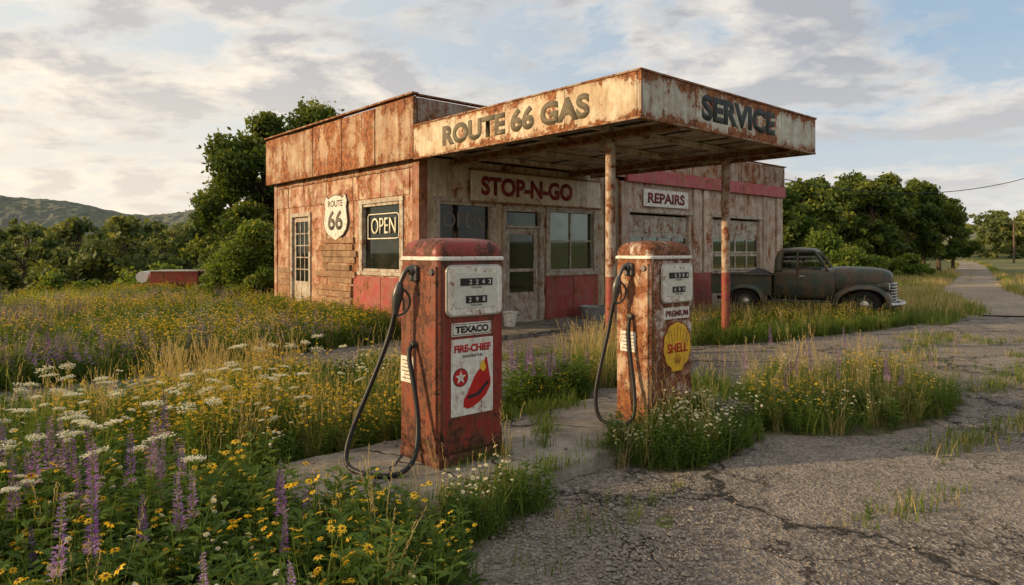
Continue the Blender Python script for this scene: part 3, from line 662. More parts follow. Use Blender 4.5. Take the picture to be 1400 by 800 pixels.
multibox('canopy_joists',[(cx0+.065,cx1-.065,y-.04,y+.04,3.50,3.59) for y in (cy0+.35,-4.16,-2.9,-1.6,-.4)],M['ceil'],g,.004)
multibox('canopy_beams',[(x-.06,x+.06,cy0+.1,cy1,3.475,3.499) for x in (.77,4.09)]+[(x-.012,x+.012,cy0+.1,cy1,3.40,3.475) for x in (.77,4.09)]+[(x-.06,x+.06,cy0+.1,cy1,3.376,3.40) for x in (.77,4.09)],M['beam'],g)
for x in (.77,4.09):
    cyl('canopy_post',(x,-4.16,1.25),(x,-4.16,3.376),.078,.078,M['postpaint'],g); cyl('canopy_post_foot',(x,-4.16,-.02),(x,-4.16,1.25),.0795,.0795,M['postred'],g)
    cyl('canopy_post_collar',(x,-4.16,3.33),(x,-4.16,3.372),.11,.11,M['beam'],g)
text('canopy_text_left','ROUTE 66 GAS',-1.05,zb+.11,3.55,.37,M['txt_grey'],g,'left',off=cx0-.004,bold=.05)
text('canopy_text_front','SERVICE',1.22,zb+.13,2.15,.38,M['txt_dark'],g,'front',off=cy0-.004,bold=.05)
box('entrance_apron',.3,6.0,-1.6,-.003,-.02,.10,M['concrete'],g,.02)
cyl('downpipe',(5.95,-.09,.0),(5.95,-.09,3.4),.04,.04,M['beam'],g)
def loc(s_,v_): p=np.array(B0)+s_*U+v_*V; return (float(p[0]),float(p[1]))
def tubn(name,p,z,r0,r1,h,mat,hn=24):
    e=empty(name,(p[0],p[1],z)); R_=[]
    for rr,zz in ((r0,0),(r1,h),(r1+.02,h),(r1+.02,h+.02),(r1-.012,h+.02),(r0-.01,.03)): R_.append([(rr*math.cos(2*math.pi*i/hn),rr*math.sin(2*math.pi*i/hn),zz) for i in range(hn)])
    loft('shell',R_,mat,e,50)
    for s_ in (-1,1): curve('handle',[(s_*r1,-.05,h*.8),(s_*(r1+.05),-.04,h*.78),(s_*(r1+.05),.04,h*.78),(s_*r1,.05,h*.8)],.008,M['metal'],e)
M['zinc']=plain('galvanised_zinc',(.30,.31,.31),.5,.5)
tubn('wash_tub',loc(4.5,-.5),.10,.27,.33,.26,M['zinc']); tubn('bucket',loc(1.95,-.45),.10,.12,.16,.28,M['enamel'])
# wires
bx=B0[0]+14.4*U[0]; by=B0[1]+14.4*U[1]
pole=empty('utility_pole',(27,30,0))
cyl('pole_shaft',(0,0,-.3),(0,0,7.6),.14,.10,M['polewood'],pole); box('crossarm',-.9,.9,-.05,.05,6.5,6.62,M['polewood'],pole)
for x in (-.8,0,.8): cyl('insulator',(x,0,6.62),(x,0,6.76),.04,.03,M['enamel'],pole)
pts=[]
for i in range(21):
    s_=i/20; pts.append((bx+(27-bx)*s_,by+(30-by)*s_,4.1+(6.7-4.1)*s_-1.3*4*s_*(1-s_)))
curve('overhead_wire',pts,.014,M['dark'])
p2=empty('utility_pole',(76,103,0)); cyl('pole_shaft',(0,0,-.3),(0,0,6.5),.16,.12,M['polewood'],p2); box('crossarm',-1,1,-.06,.06,5.9,6.05,M['polewood'],p2)

# ------------------------------------------------------------------ old pickup truck
M['truck']=rusty('truck_body_paint',(.035,.058,.045),.59,2.0,(.045,.048,.035),.3,.12,.2,.36,[(.02,.011,.009),(.05,.024,.016),(.09,.04,.023),(.14,.065,.036)],haloamt=.3)
M['tyre']=plain('tyre_rubber',(.02,.019,.018),.85)
def truck(name,loc_,rz,sc,mt):
    e=empty(name,loc_,rz,sc)
    def sring(x,cz,hw,hh,nn=3.0,N=28,lean=0):
        R=[]
        for i in range(N):
            a=2*math.pi*i/N; c,s_=math.cos(a),math.sin(a)
            yy=hw*math.copysign(abs(c)**(2/nn),c); zz=hh*math.copysign(abs(s_)**(2/nn),s_)
            R.append((x+lean*zz,yy,cz+zz))
        return R
    loft('cab_lower',[sring(-.72,.88,.70,.42,5),sring(-.66,.88,.76,.44,5),sring(-.1,.88,.80,.45,5),sring(.5,.86,.78,.44,5),sring(.78,.86,.70,.42,5)],mt,e,50)
    loft('cab_glass',[sring(-.60,1.45,.60,.24,4,lean=.10),sring(-.1,1.46,.66,.26,4),sring(.42,1.46,.62,.24,4,lean=-.35)],M['glass'],e,50)
    loft('cab_roof',[sring(-.62,1.70,.50,.06,3),sring(-.55,1.73,.62,.09,3),sring(-.1,1.745,.68,.11,3),sring(.25,1.735,.64,.09,3),sring(.38,1.70,.52,.05,3)],mt,e,60)
    for s_ in (-1,1):
        tube('front_pillar',[(.62,.66*s_,1.22),(.50,.655*s_,1.45),(.30,.60*s_,1.72)],[.04,.035,.04],8,mt,e)
        tube('door_pillar',[(-.12,.74*s_,1.26),(-.12,.70*s_,1.5),(-.12,.64*s_,1.72)],[.035,.03,.035],8,mt,e)
        tube('rear_pillar',[(-.60,.68*s_,1.22),(-.60,.66*s_,1.5),(-.54,.58*s_,1.72)],[.10,.10,.09],8,mt,e)
        box('door_seam',-.13,-.118,.795*s_-.006,.795*s_+.008,.5,1.25,M['dark'],e)
        box('running_board',-.75,.72,s_*.84-.10,s_*.84+.10,.40,.45,mt,e,.02)
        cyl('door_handle',(-.05,.83*s_,1.08),(.08,.83*s_,1.08),.014,.014,M['chrome'],e)
    tube('windshield_divider',[(.56,0,1.24),(.44,0,1.47),(.30,0,1.70)],[.02]*3,6,mt,e)
    box('seat',-.5,-.3,-.6,.6,.9,1.45,M['dark'],e,.05)
    loft('hood',[sring(.70,.96,.62,.37,3.2),sring(1.0,.96,.58,.38,3),sring(1.5,.96,.53,.37,2.9),sring(1.85,.95,.48,.35,2.9),sring(2.04,.92,.44,.31,2.8),sring(2.11,.89,.36,.24,2.5)],mt,e,70)
    def fender(cx,cy_in,cy_out,R0,a0,a1,nm,tail,fwd=0):
        vs=[];fs=[];NA=24;NP=9
        for i in range(NA+1):
            a=rad(a0+(a1-a0)*i/NA); ca=math.cos(a)
            for j in range(NP+1):
                u_=j/NP; y=cy_in+(cy_out-cy_in)*math.sin(u_*math.pi/2)**.8
                rr=R0-.13*(1-math.cos(u_*math.pi/2))
                ext=1+tail*max(0,-ca)**2+fwd*max(0,ca)**2
                sa=math.sin(a); zz=.36+(rr*max(-.3,sa) if sa<0 else rr*sa**.8*.94)
                vs.append((cx+rr*math.copysign(abs(ca)**.85,ca)*1.08*ext,y,zz))
        for i in range(NA):
            for j in range(NP): b=i*(NP+1)+j; fs.append((b,b+1,b+NP+2,b+NP+1))
        o=pymesh(nm,vs,fs,mt,e,smooth=180); s=o.modifiers.new('s','SOLIDIFY'); s.thickness=.02
    for s_ in (-1,1):
        fender(1.48,.40*s_,.88*s_,.56,-8,190,'front_fender',.30,.06)
        fender(-1.45,.62*s_,.90*s_,.52,-5,185,'rear_fender',.05)
        for wx in (1.48,-1.45):
            prof=[(-.09,.20),(-.10,.30),(-.085,.355),(-.04,.375),(.04,.375),(.085,.355),(.10,.30),(.09,.20)]
            vs=[];fs=[];N=28
            for k in range(N):
                a=2*math.pi*k/N
                for (yy,rr) in prof: vs.append((wx+rr*math.cos(a),.74*s_+yy,.375+rr*math.sin(a)))
            m_=len(prof)
            for k in range(N):
                for j in range(m_-1): fs.append((k*m_+j,((k+1)%N)*m_+j,((k+1)%N)*m_+j+1,k*m_+j+1))
            pymesh('tyre',vs,fs,M['tyre'],e,smooth=60)
            cyl('wheel_rim',(wx,.74*s_-.05,.375),(wx,.74*s_+.06*s_,.375),.21,.20,mt,e,24); cyl('hub_cap',(wx,.74*s_+.06*s_,.375),(wx,.74*s_+.10*s_,.375),.10,.05,M['chrome'],e)
        tube('headlight_shell',[(1.74,.64*s_,.84),(1.98,.64*s_,.84),(2.03,.64*s_,.84)],[.06,.12,.11],16,mt,e,50)
        cyl('headlight_lens',(2.03,.64*s_,.84),(2.05,.64*s_,.84),.10,.075,M['enamel'],e)
        multibox('bed_side',[(-2.4,-.78,s_*.64-.025,s_*.64+.025,.55,1.08),(-2.4,-.78,s_*.66-.05,s_*.66+.05,1.081,1.12)],mt,e,.01)
    for i in range(7): curve('grille_bar',[(2.06,-.50,.46+i*.075),(2.17,-.32,.46+i*.075),(2.20,0,.46+i*.075),(2.17,.32,.46+i*.075),(2.06,.50,.46+i*.075)],.020,M['chrome'],e)
    box('grille_backing',1.85,2.08,-.46,.46,.42,.92,M['dark'],e,.05)
    curve('front_bumper',[(2.06,-.88,.40),(2.30,-.66,.40),(2.36,0,.40),(2.30,.66,.40),(2.06,.88,.40)],.055,M['chrome'],e)
    multibox('bed_floor',[(-2.4,-.78,-.61,.61,.56,.62),(-.83,-.78,-.61,.61,.621,1.1),(-2.42,-2.37,-.61,.61,.55,1.06)],mt,e,.008)
    multibox('chassis',[(-2.3,1.9,-.42,-.32,.38,.48),(-2.3,1.9,.32,.42,.38,.48),(-1.5,-1.4,-.7,.7,.33,.41),(1.43,1.53,-.7,.7,.33,.41)],M['dark'],e)
    box('engine_block',.8,1.9,-.4,.4,.42,.8,M['dark'],e,.03)
    vs=[];fs=[];rg=np.random.default_rng(5)
    for i in range(9):
        for j in range(7):
            x=-2.2+i*.16; y=-.5+j*.16; vs.append((x,y,1.0+.28*math.exp(-((i-6)**2)/6-((j-3)**2)/6)+rg.uniform(-.04,.04)))
    for i in range(8):
        for j in range(6): b=i*7+j; fs.append((b,b+1,b+8,b+7))
    pymesh('tarp_load',vs,fs,M['roof'],e,smooth=180)
    return e
truck('pickup_truck',(7.68,17.8,0),rad(-30),.95,M['truck'])
M['trailer']=rusty('trailer_paint',(.38,.06,.035),.58,2)
e=empty('farm_trailer',(-15.2,31,float(H(-15.2,31))),rad(8))
multibox('trailer_box',[(-1.0,1.0,-.6,-.55,.75,1.25),(-1.0,1.0,.55,.6,.75,1.25),(-1.0,-.95,-.55,.55,.75,1.25),(.95,1.0,-.55,.55,.75,1.25),(-1.0,1.0,-.6,.6,.68,.749)],M['trailer'],e,.01)
multibox('trailer_rails',[(-1.04,1.04,-.63,-.54,1.251,1.31),(-1.04,1.04,.54,.63,1.251,1.31)],M['enamel'],e,.01)
for s_ in (-1,1): tube('trailer_wheel',[(0,.66*s_,.4),(0,.82*s_,.4)],[.38,.38],20,M['tyre'],e,50)
tube('drawbar',[(-1,0,.62),(-1.6,0,.62),(-2.0,0,.55)],[.05,.05,.04],8,M['beam'],e)
cyl('tank',(-1.45,-.3,1.0),(-1.45,.3,1.0),.26,.26,M['enamel'],e)

# ------------------------------------------------------------------ trees
def leaf_quads(C,size,rng,elong=1.6):
    N=len(C); a=rng.normal(size=(N,3)); a/=np.linalg.norm(a,axis=1)[:,None]; b=rng.normal(size=(N,3)); b-=a*(a*b).sum(1)[:,None]; b/=np.linalg.norm(b,axis=1)[:,None]
    s=np.asarray(size).reshape(-1,1)*np.ones((N,1))
    v=np.stack([C-a*s*elong*.5,C+b*s*.5,C+a*s*elong*.5,C-b*s*.5],1).reshape(-1,3)
    o=np.arange(N)[:,None]*4; t_=np.vstack([o+[0,1,2],o+[0,2,3]])
    return v,t_
def make_tree(A,loc_,h,cr,rng,nleaf,ls,clumps=26,base=.28,trunk=True,lean=0,flat_=1.0,bark=1,dens=.42,cone=False):
    x,y,z=loc_
    if trunk:
        p=[(x,y,z-.2)]; 
        for i in range(1,6): p.append((x+lean*i/5+rng.normal(0,.006*h),y+rng.normal(0,.006*h),z+h*.85*i/5))
        v,t_=tube_np(p,[h*.028*(1-.17*i) for i in range(6)],7); A.add(v,t_,bark,.5)
    cen=[];rad_=[]
    for i in range(clumps):
        zz=rng.uniform(0,1); ang=rng.uniform(0,2*math.pi)
        prof=(1-zz*.93) if cone else math.sin(math.pi*min(1,.18+zz*.84))**.6
        rr=cr*prof*rng.uniform(.25,1.12)
        c=np.array([x+rr*math.cos(ang)+lean*zz,y+rr*math.sin(ang),z+h*(base+(1-base)*.95*zz)]); cen.append(c); rad_.append(cr*dens*rng.uniform(.45,1.15)*((.35+.65*prof) if cone else 1))
        if trunk and i%2==0:
            st=np.array([x+lean*zz*.6,y,z+h*(base*.8+(.8-base*.8)*zz*.8)]); mid=(st+c)/2+np.array([0,0,.03*h])
            v,t_=tube_np([st,mid,c],[h*.010,h*.006,h*.002],5); A.add(v,t_,bark,.5)
    cen=np.array(cen); cr_s=np.array(rad_); pw=cr_s**2; w=rng.choice(len(cen),nleaf,p=pw/pw.sum())
    d=rng.normal(size=(nleaf,3)); d/=np.linalg.norm(d,axis=1)[:,None]
    r=cr_s[w]*(rng.random(nleaf)**.5)*(1+.35*(rng.random(nleaf)<.12))
    P_=cen[w]+d*r[:,None]*np.array([1,1,.72*flat_])
    v,t_=leaf_quads(P_,ls*rng.uniform(.6,1.3,nleaf),rng)
    tone=rng.uniform(.15,.75,len(cen))[w]+rng.uniform(-.2,.3,nleaf)+.15*d[:,2]
    A.add(v,t_,0,np.repeat(np.clip(tone,0,1),4))
def tree(name,loc_,h,cr,seed,nleaf,ls,mat,**k):
    A=Acc(); make_tree(A,loc_,h,cr,np.random.default_rng(seed),nleaf,ls,**k); return A.build(name,[mat,M['bark']])
def gz(x,y): return (x,y,float(H(x,y)))
tree('broadleaf_tree',gz(-10.7,29.5),8.0,2.7,11,28000,.135,M['t1'],clumps=66,base=.14,dens=.31)
tree('broadleaf_tree',gz(-8.9,31),8.6,3.0,12,24000,.145,M['t1'],clumps=58,base=.2,dens=.30)
tree('broadleaf_tree',gz(-13.0,32),6.6,2.1,13,14000,.14,M['t1'],clumps=44,base=.12,dens=.33)
tree('shrub',gz(-8.9,23.5),2.5,1.2,14,12000,.09,M['t3'],clumps=36,base=.1,dens=.42)
tree('shrub',gz(-10.2,25.5),1.9,1.2,15,8000,.09,M['t3'],clumps=28,base=.1,dens=.42)
specs=[(.425,42,5.9,2.1),(.45,48,6.9,2.2),(.475,46,6.2,1.9),(.50,50,7.3,2.2),(.53,47,6.5,2.1),(.555,52,7.5,2.2),(.58,50,6.6,2.0),(.605,54,7.2,2.1),(.628,56,6.7,1.9),(.395,38,5.1,1.9),(.648,62,6.0,1.8),(.51,58,8.2,2.3),(.59,60,8.0,2.2),(.44,56,7.6,2.3)]
for i,(k,y,h,c) in enumerate(specs): tree('broadleaf_tree',gz(k*y,y),h,c,40+i,7500,.20,M['t1'],clumps=44,base=.20,dens=.33)
tree('shrub',gz(.455*34,34),2.4,1.6,61,9000,.12,M['t3'],clumps=30,base=.05,dens=.42)
tree('shrub',gz(.49*36,36),1.9,1.5,62,6000,.12,M['t3'],clumps=26,base=.05,dens=.42)
tree('shrub',gz(.585*40,40),1.3,1.1,63,5000,.12,M['t3'],clumps=20,base=.05,dens=.45)
tree('shrub',gz(.535*42,42),1.2,1.2,64,4000,.12,M['t3'],clumps=20,base=.05,dens=.45)
A=Acc(); rg=np.random.default_rng(7)
for i in range(85):
    k=rg.uniform(-.95,-.30); y=rg.uniform(48,105); x=k*y; cn=rg.random()<.3
    make_tree(A,gz(x,y),rg.uniform(4.6,7.8)*(.85+.0035*y)*(1.12 if cn else 1),rg.uniform(1.6,3.0)*(.7 if cn else 1),rg,1500,.30,clumps=22,base=.05,trunk=True,dens=.36,cone=cn)
for i in range(26):
    k=rg.uniform(-.35,.4); y=rg.uniform(60,95); x=k*y; make_tree(A,gz(x,y),rg.uniform(5,7),rg.uniform(2.0,3.2),rg,900,.4,clumps=12,base=.05,trunk=False)
for i in range(60):
    k=rg.uniform(.40,.80); y=rg.uniform(75,190); x=k*y
    if abs(k-.665)<.03 and y<150: continue
    if k>.68: y=rg.uniform(130,200); x=k*y
    make_tree(A,gz(x,y),rg.uniform(6,10)*(.7+y*.003),rg.uniform(2.4,4.2),rg,1100,.5,clumps=18,base=.05,trunk=False,dens=.38)
for i in range(60):
    k=rg.uniform(-1.0,-.3); y=rg.uniform(120,230); x=k*y; make_tree(A,gz(x,y),rg.uniform(8,12),rg.uniform(3.5,5.5),rg,800,.8,clumps=16,base=.0,trunk=False,dens=.36)
A.build('distant_treeline',[M['t2'],M['bark']])
A=Acc()
for i in range(46):
    k=rg.uniform(-.85,-.36); y=rg.uniform(36,46); make_tree(A,gz(k*y,y),rg.uniform(1.2,2.3),rg.uniform(.9,1.6),rg,900,.16,clumps=14,base=.0,trunk=False,dens=.45)
A.build('hedgerow',[M['t3'],M['bark']])
# hills
t=NT('hazed_forest_hill'); v=t.coord(); a=t.noise(v,.05,8,.7); b=t.noise(v,.012,5,.6)
c=t.ramp(a,[(.35,(.10,.12,.09)),(.5,(.16,.18,.12)),(.66,(.23,.23,.15))]); c=t.mix(t.step(b,.45,.6),c,(.18,.19,.15)); t.color(c); t.bump(a,1.0,8); t.b.inputs['Roughness'].default_value=1  # aerial haze is baked into these paler, greyed greens
vs=[];fs=[];na_=340;nr_=50; rg=np.random.default_rng(9)
for i in range(na_+1):
    az=rad(-62+122*i/na_)
    top=50+6*math.sin(az*7+.6)+5*math.sin(az*17+1)+2.5*math.sin(az*41)
    top*= 1-.25*sm((az-rad(-5))/1.0)
    for j in range(nr_+1):
        s_=j/nr_; r=280+520*s_; z=-6+float(sm(s_*1.15))*top+rg.uniform(-1.1,1.1)
        vs.append((r*math.sin(az),r*math.cos(az),z-(18*max(0,s_-.9)*10 if s_>.9 else 0)))
for i in range(na_):
    for j in range(nr_): b_=i*(nr_+1)+j; fs.append((b_,b_+nr_+1,b_+nr_+2,b_+1))
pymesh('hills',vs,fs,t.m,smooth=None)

# ------------------------------------------------------------------ plants
def blade(h,w,bx_,by_,bend,ang,seg=3):
    dx,dy=math.cos(ang),math.sin(ang); px_,py_=-dy,dx; V_=[];T=[]
    for i in range(seg):
        s_=i/seg; o=bend*s_*s_; z=h*s_*(1-.25*s_*abs(bend)/max(h,.01)); ww=w*(1-.55*s_)/2
        V_+= [(bx_+dx*o-px_*ww,by_+dy*o-py_*ww,z),(bx_+dx*o+px_*ww,by_+dy*o+py_*ww,z)]
    V_.append((bx_+dx*bend,by_+dy*bend,h*(1-.25*abs(bend)/max(h,.01))))
    for i in range(seg-1): b=i*2; T+=[(b,b+1,b+3),(b,b+3,b+2)]
    b=(seg-1)*2; T.append((b,b+1,b+2)); return V_,T
class Proto:
    def __init__(s): s.a=Acc()
    def add(s,v,t_,m,r): s.a.add(v,t_,m,r)
    def done(s): return s.a.arrays()
def p_tuft(rng,n,h,sp,w,mat=0,seg=3):
    p=Proto()
    for i in range(n):
        v,t_=blade(h*rng.uniform(.45,1.1),w*rng.uniform(.6,1.2),rng.normal(0,sp),rng.normal(0,sp),h*rng.uniform(.05,.55),rng.uniform(0,6.28),seg); p.add(v,t_,mat,rng.uniform(-.2,.2))
    return p.done()
def leaf(p,base,d,up,L,w,m,r):
    base=np.array(base);d=np.array(d);d=d/np.linalg.norm(d); side=np.cross(d,up); side=side/(np.linalg.norm(side)+1e-9); nrm=np.cross(side,d)
    v=[base,base+d*L*.45+side*w/2+nrm*L*.06,base+d*L-nrm*L*.12,base+d*L*.45-side*w/2+nrm*L*.06]; p.add(v,[(0,1,2),(0,2,3)],m,r)
def stem(p,a,b,w,m,r):
    a=np.array(a,float);b=np.array(b,float); s_=np.array([w/2,0,0]);q=np.array([0,w/2,0])
    p.add([a-s_,a+s_,b+s_*.6,b-s_*.6,a-q,a+q,b+q*.6,b-q*.6],[(0,1,2),(0,2,3),(4,5,6),(4,6,7)],m,r)
UP=np.array([0,0,1.0])
def p_weed(rng,h,nst=4,nl=9,L=.07,w=.025):
    p=Proto()
    for s_ in range(nst):
        a=rng.uniform(0,6.28); top=np.array([math.cos(a)*h*.3*rng.random(),math.sin(a)*h*.3*rng.random(),h*rng.uniform(.6,1)])
        b=np.array([rng.normal(0,.03),rng.normal(0,.03),0]); stem(p,b,top,.005,0,.4)
        for k in range(nl):
            f=.12+.88*k/nl; q=b+(top-b)*f; an=k*2.4+rng.uniform(-.4,.4); d=np.array([math.cos(an),math.sin(an),rng.uniform(.1,.7)])
            leaf(p,q,d,UP,L*(1.25-.6*f)*rng.uniform(.8,1.2),w*(1.2-.4*f),0,rng.uniform(-.2,.25))
    return p.done()
def p_lupine(rng,h):
    p=Proto(); lean=rng.normal(0,.03,2); top=np.array([lean[0],lean[1],h]); stem(p,(0,0,0),top,.007,0,.4)
    z0=rng.uniform(.52,.68); nr=int(40*(1-z0)+3); fat=rng.uniform(.75,1.0)
    for i in range(nr):
        f=z0+(1-z0)*i/nr; s_=(i/nr); rr=(.030*(1-s_)**.7+.006)*fat; c=top*f
        nk=7 if rng.random()<.85 else 4
        for k in range(nk):
            a=k*.9+i*.5+rng.uniform(-.25,.25); d=np.array([math.cos(a),math.sin(a),rng.uniform(.2,.8)])
            leaf(p,c+d*rr*.25+rng.normal(0,.002,3),d,UP,rr*rng.uniform(.85,1.2),.017*(1-.5*s_),1 if s_<.93 else 0,rng.uniform(-.35,.3)+(.45 if s_<.12 else 0))
    for k in range(9):
        f=rng.uniform(.08,.55); a=k*2.4; c=top*f; d=np.array([math.cos(a),math.sin(a),.5]); e_=c+d*rng.uniform(.06,.12); stem(p,c,e_,.003,0,.4)
        for j in range(8):
            an=j*.785; dd=np.array([math.cos(an),math.sin(an),.35]); leaf(p,e_,dd,UP,.055,.014,0,rng.uniform(-.15,.2))
    return p.done()
def flower(p,c,R,npet,mp,mc,rng,tilt=.3,wid=.5,cr=.28):
    c=np.array(c,float); n_=np.array([rng.normal(0,tilt),rng.normal(0,tilt)-.4,1]); n_/=np.linalg.norm(n_)
    a=np.cross(n_,[1,0,.01]); a/=np.linalg.norm(a); b=np.cross(n_,a)
    for k in range(npet):
        t_=2*math.pi*k/npet+rng.uniform(-.1,.1); d=a*math.cos(t_)+b*math.sin(t_)-n_*.12; leaf(p,c,d,n_,R,R*wid,mp,rng.uniform(-.25,.3))
    V_=[c+n_*R*.22]; 
    for k in range(6): t_=k*1.047; V_.append(c+(a*math.cos(t_)+b*math.sin(t_))*R*cr+n_*R*.03)
    p.add(V_,[(0,k+1,(k+1)%6+1) for k in range(6)],mc,.5)
def p_daisy(rng,h,R,npet,mp,nf=4,mc=2,spread=.3):
    p=Proto()
    for i in range(nf):
        a=rng.uniform(0,6.28); hh=h*rng.uniform(.65,1.05); q=np.array([math.cos(a)*h*spread*rng.random(),math.sin(a)*h*spread*rng.random(),hh]); m_=q*[.4,.4,.5]
        stem(p,(0,0,0),m_,.004,0,.4); stem(p,m_,q,.003,0,.4); flower(p,q,R*rng.uniform(.75,1.2),npet,mp,mc,rng)
        for k in range(5):
            f=rng.uniform(.1,.8); c=m_*2*f if f<.5 else m_+(q-m_)*(f-.5)*2; an=rng.uniform(0,6.28); leaf(p,c,(math.cos(an),math.sin(an),.5),UP,.06,.014,0,rng.uniform(-.2,.2))
    return p.done()
def p_lace(rng,h,R=.055,nu=3):
    p=Proto()
    for i in range(nu):
        a=rng.uniform(0,6.28); hh=h*rng.uniform(.7,1.0) ; q=np.array([math.cos(a)*.12*i,math.sin(a)*.12*i,hh]); m_=q*[.2,.2,.6]
        stem(p,(0,0,0),m_,.005,0,.5); stem(p,m_,q,.004,0,.5); r_=R*rng.uniform(.5,1.1); c=q+[0,0,r_*.55]
        tilt=rng.normal(0,.15,2)
        for k in range(30):
            ra=r_*math.sqrt((k+.5)/30); t_=k*2.399; e_=c+np.array([ra*math.cos(t_),ra*math.sin(t_),-.15*ra*ra/r_+ra*math.cos(t_)*tilt[0]+ra*math.sin(t_)*tilt[1]])
            if k%3==0: stem(p,q,e_,.002,0,.6)
            for j in range(5):
                d=rng.normal(size=3); d[2]=abs(d[2])*.4; leaf(p,e_+rng.normal(0,.004,3),d,UP,.010,.009,1,rng.uniform(-.3,.5))
        for k in range(8):
            f=rng.uniform(.05,.8); an=rng.uniform(0,6.28); b_=m_*min(1,f*1.5)
            for j in range(3): leaf(p,b_+np.array([math.cos(an),math.sin(an),.4])*.03*j,(math.cos(an+.6*(-1)**j),math.sin(an+.6*(-1)**j),.4),UP,.05,.012,0,rng.uniform(-.1,.3))
    return p.done()
def p_seed(rng,n,h):
    p=Proto()
    for i in range(n):
        a=rng.uniform(0,6.28); b=h*rng.uniform(.05,.25); hh=h*rng.uniform(.7,1.05); bx_,by_=rng.normal(0,.03,2)
        v,t_=blade(hh,.0035,bx_,by_,b,a,3); p.add(v,t_,0,rng.uniform(-.2,.2)); tip=np.array(v[-1])
        for k in range(9):
            q=tip-np.array([math.cos(a)*b*.03,math.sin(a)*b*.03,.013])*k; an=rng.uniform(0,6.28); leaf(p,q,(math.cos(an)*.5,math.sin(an)*.5,1),np.array([math.cos(an),math.sin(an),.1]),.022,.006,0,rng.uniform(0,.4))
        for k in range(2):
            v,t_=blade(hh*.6,.005,bx_,by_,h*rng.uniform(.15,.4),rng.uniform(0,6.28),3); p.add(v,t_,0,rng.uniform(-.3,.1))
    return p.done()
def sample(poly,n,rng,clump=0.0,cs_=.7,seed=0):
    a=np.array(poly); lo=a.min(0);hi=a.max(0); out=np.zeros((0,2))
    while len(out)<n:
        P_=rng.uniform(lo,hi,(n*3,2)); P_=P_[inside(P_,poly)]
        if clump>0:
            f=np.sin(P_[:,0]/cs_*2.1+seed)+np.sin(P_[:,1]/cs_*1.7+seed*2.3)+np.sin((P_[:,0]+P_[:,1])/cs_*1.1+seed*.7)+np.sin((P_[:,0]-1.6*P_[:,1])/cs_*.6+seed*1.9)
            P_=P_[rng.random(len(P_))<np.clip(.5+f*.5*clump,0.02,1)]
        out=np.vstack([out,P_])
    return out[:n]
def scatter(A,protos,P_,rng,s0=.7,s1=1.2,base=.45,tilt=.12,zoff=0.0,var=.25):
    n=len(P_); which=rng.integers(0,len(protos),n)
    for k,(v,t_,m_,r_) in enumerate(protos):
        Q=P_[which==k]; c=len(Q)
        if c==0: continue
        s_=rng.uniform(s0,s1,c); a=rng.uniform(0,2*math.pi,c); ca,sa=np.cos(a),np.sin(a)
        x=v[None,:,0]*ca[:,None]-v[None,:,1]*sa[:,None]; y=v[None,:,0]*sa[:,None]+v[None,:,1]*ca[:,None]; z=np.repeat(v[None,:,2],c,0)
        tx,ty=rng.normal(0,tilt,c),rng.normal(0,tilt,c)
        x=x+z*tx[:,None]; y=y+z*ty[:,None]
        Z0=H(Q[:,0],Q[:,1])+zoff
        W=np.stack([x*s_[:,None]+Q[:,0][:,None],y*s_[:,None]+Q[:,1][:,None],z*s_[:,None]+Z0[:,None]],-1).reshape(-1,3)
        T=(t_[None]+(np.arange(c)*len(v))[:,None,None]).reshape(-1,3)
        rr=np.clip(r_[None]+base+rng.uniform(-var,var,c)[:,None],0,1).ravel()
        A.add(W,T,np.tile(m_,c),rr)
R=np.random.default_rng(77)
tufts=[p_tuft(R,14,.34,.05,.008) for _ in range(6)]
tall=[p_tuft(R,12,.55,.05,.008) for _ in range(4)]
short=[p_tuft(R,12,.12,.04,.007,seg=2) for _ in range(4)]
ftuft=[p_tuft(R,8,.42,.12,.022,seg=2) for _ in range(4)]
fftuft=[p_tuft(R,7,.5,.3,.06,seg=2) for _ in range(4)]
weeds=[p_weed(R,.38,5,10,.075,.026) for _ in range(5)]
weedsL=[p_weed(R,.5,5,12,.11,.035) for _ in range(4)]
seeds=[p_seed(R,7,.62) for _ in range(5)]
lups=[p_lupine(R,.72) for _ in range(10)]
yel=[p_daisy(R,.50,.026,8,1,5) for _ in range(5)]
yelS=[p_daisy(R,.44,.0165,6,1,9,2,.45) for _ in range(4)]
whi=[p_daisy(R,.34,.015,8,1,7,2,.4) for _ in range(4)]
lac=[p_lace(R,.85) for _ in range(5)]
def p_far(rng,n,h,sz,mode):
    p=Proto()
    for i in range(n):
        b=rng.normal(0,.12,2); hh=h*rng.uniform(.7,1.1); stem(p,(b[0],b[1],0),(b[0],b[1],hh),.008,0,.4)
        if mode=='spike':
            for k in range(9):
                f=k/9; an=k*2.4; leaf(p,(b[0],b[1],hh*(.55+.45*f)),(math.cos(an),math.sin(an),.6),UP,sz*(1.2-.8*f),sz*(1-.5*f),1,rng.uniform(-.3,.3))
        else:
            for k in range(7):
                d=rng.normal(size=3)*.05; an=rng.uniform(0,6.28); leaf(p,(b[0]+d[0],b[1]+d[1],hh+d[2]),(math.cos(an),math.sin(an),.3),UP,sz,sz,1,rng.uniform(-.3,.3))
        for k in range(5):
            an=rng.uniform(0,6.28); leaf(p,(b[0],b[1],hh*rng.uniform(.1,.6)),(math.cos(an),math.sin(an),.6),UP,.14,.035,0,rng.uniform(-.3,.3))
    return p.done()
fsp=[p_far(R,5,.58,.045,'spike') for _ in range(3)]; fye=[p_far(R,5,.45,.032,'dot') for _ in range(3)]; fwh=[p_far(R,3,.5,.03,'dot') for _ in range(2)]
G=Acc();D_=Acc();LU=Acc();YE=Acc();WH=Acc();LA=Acc();WE=Acc()
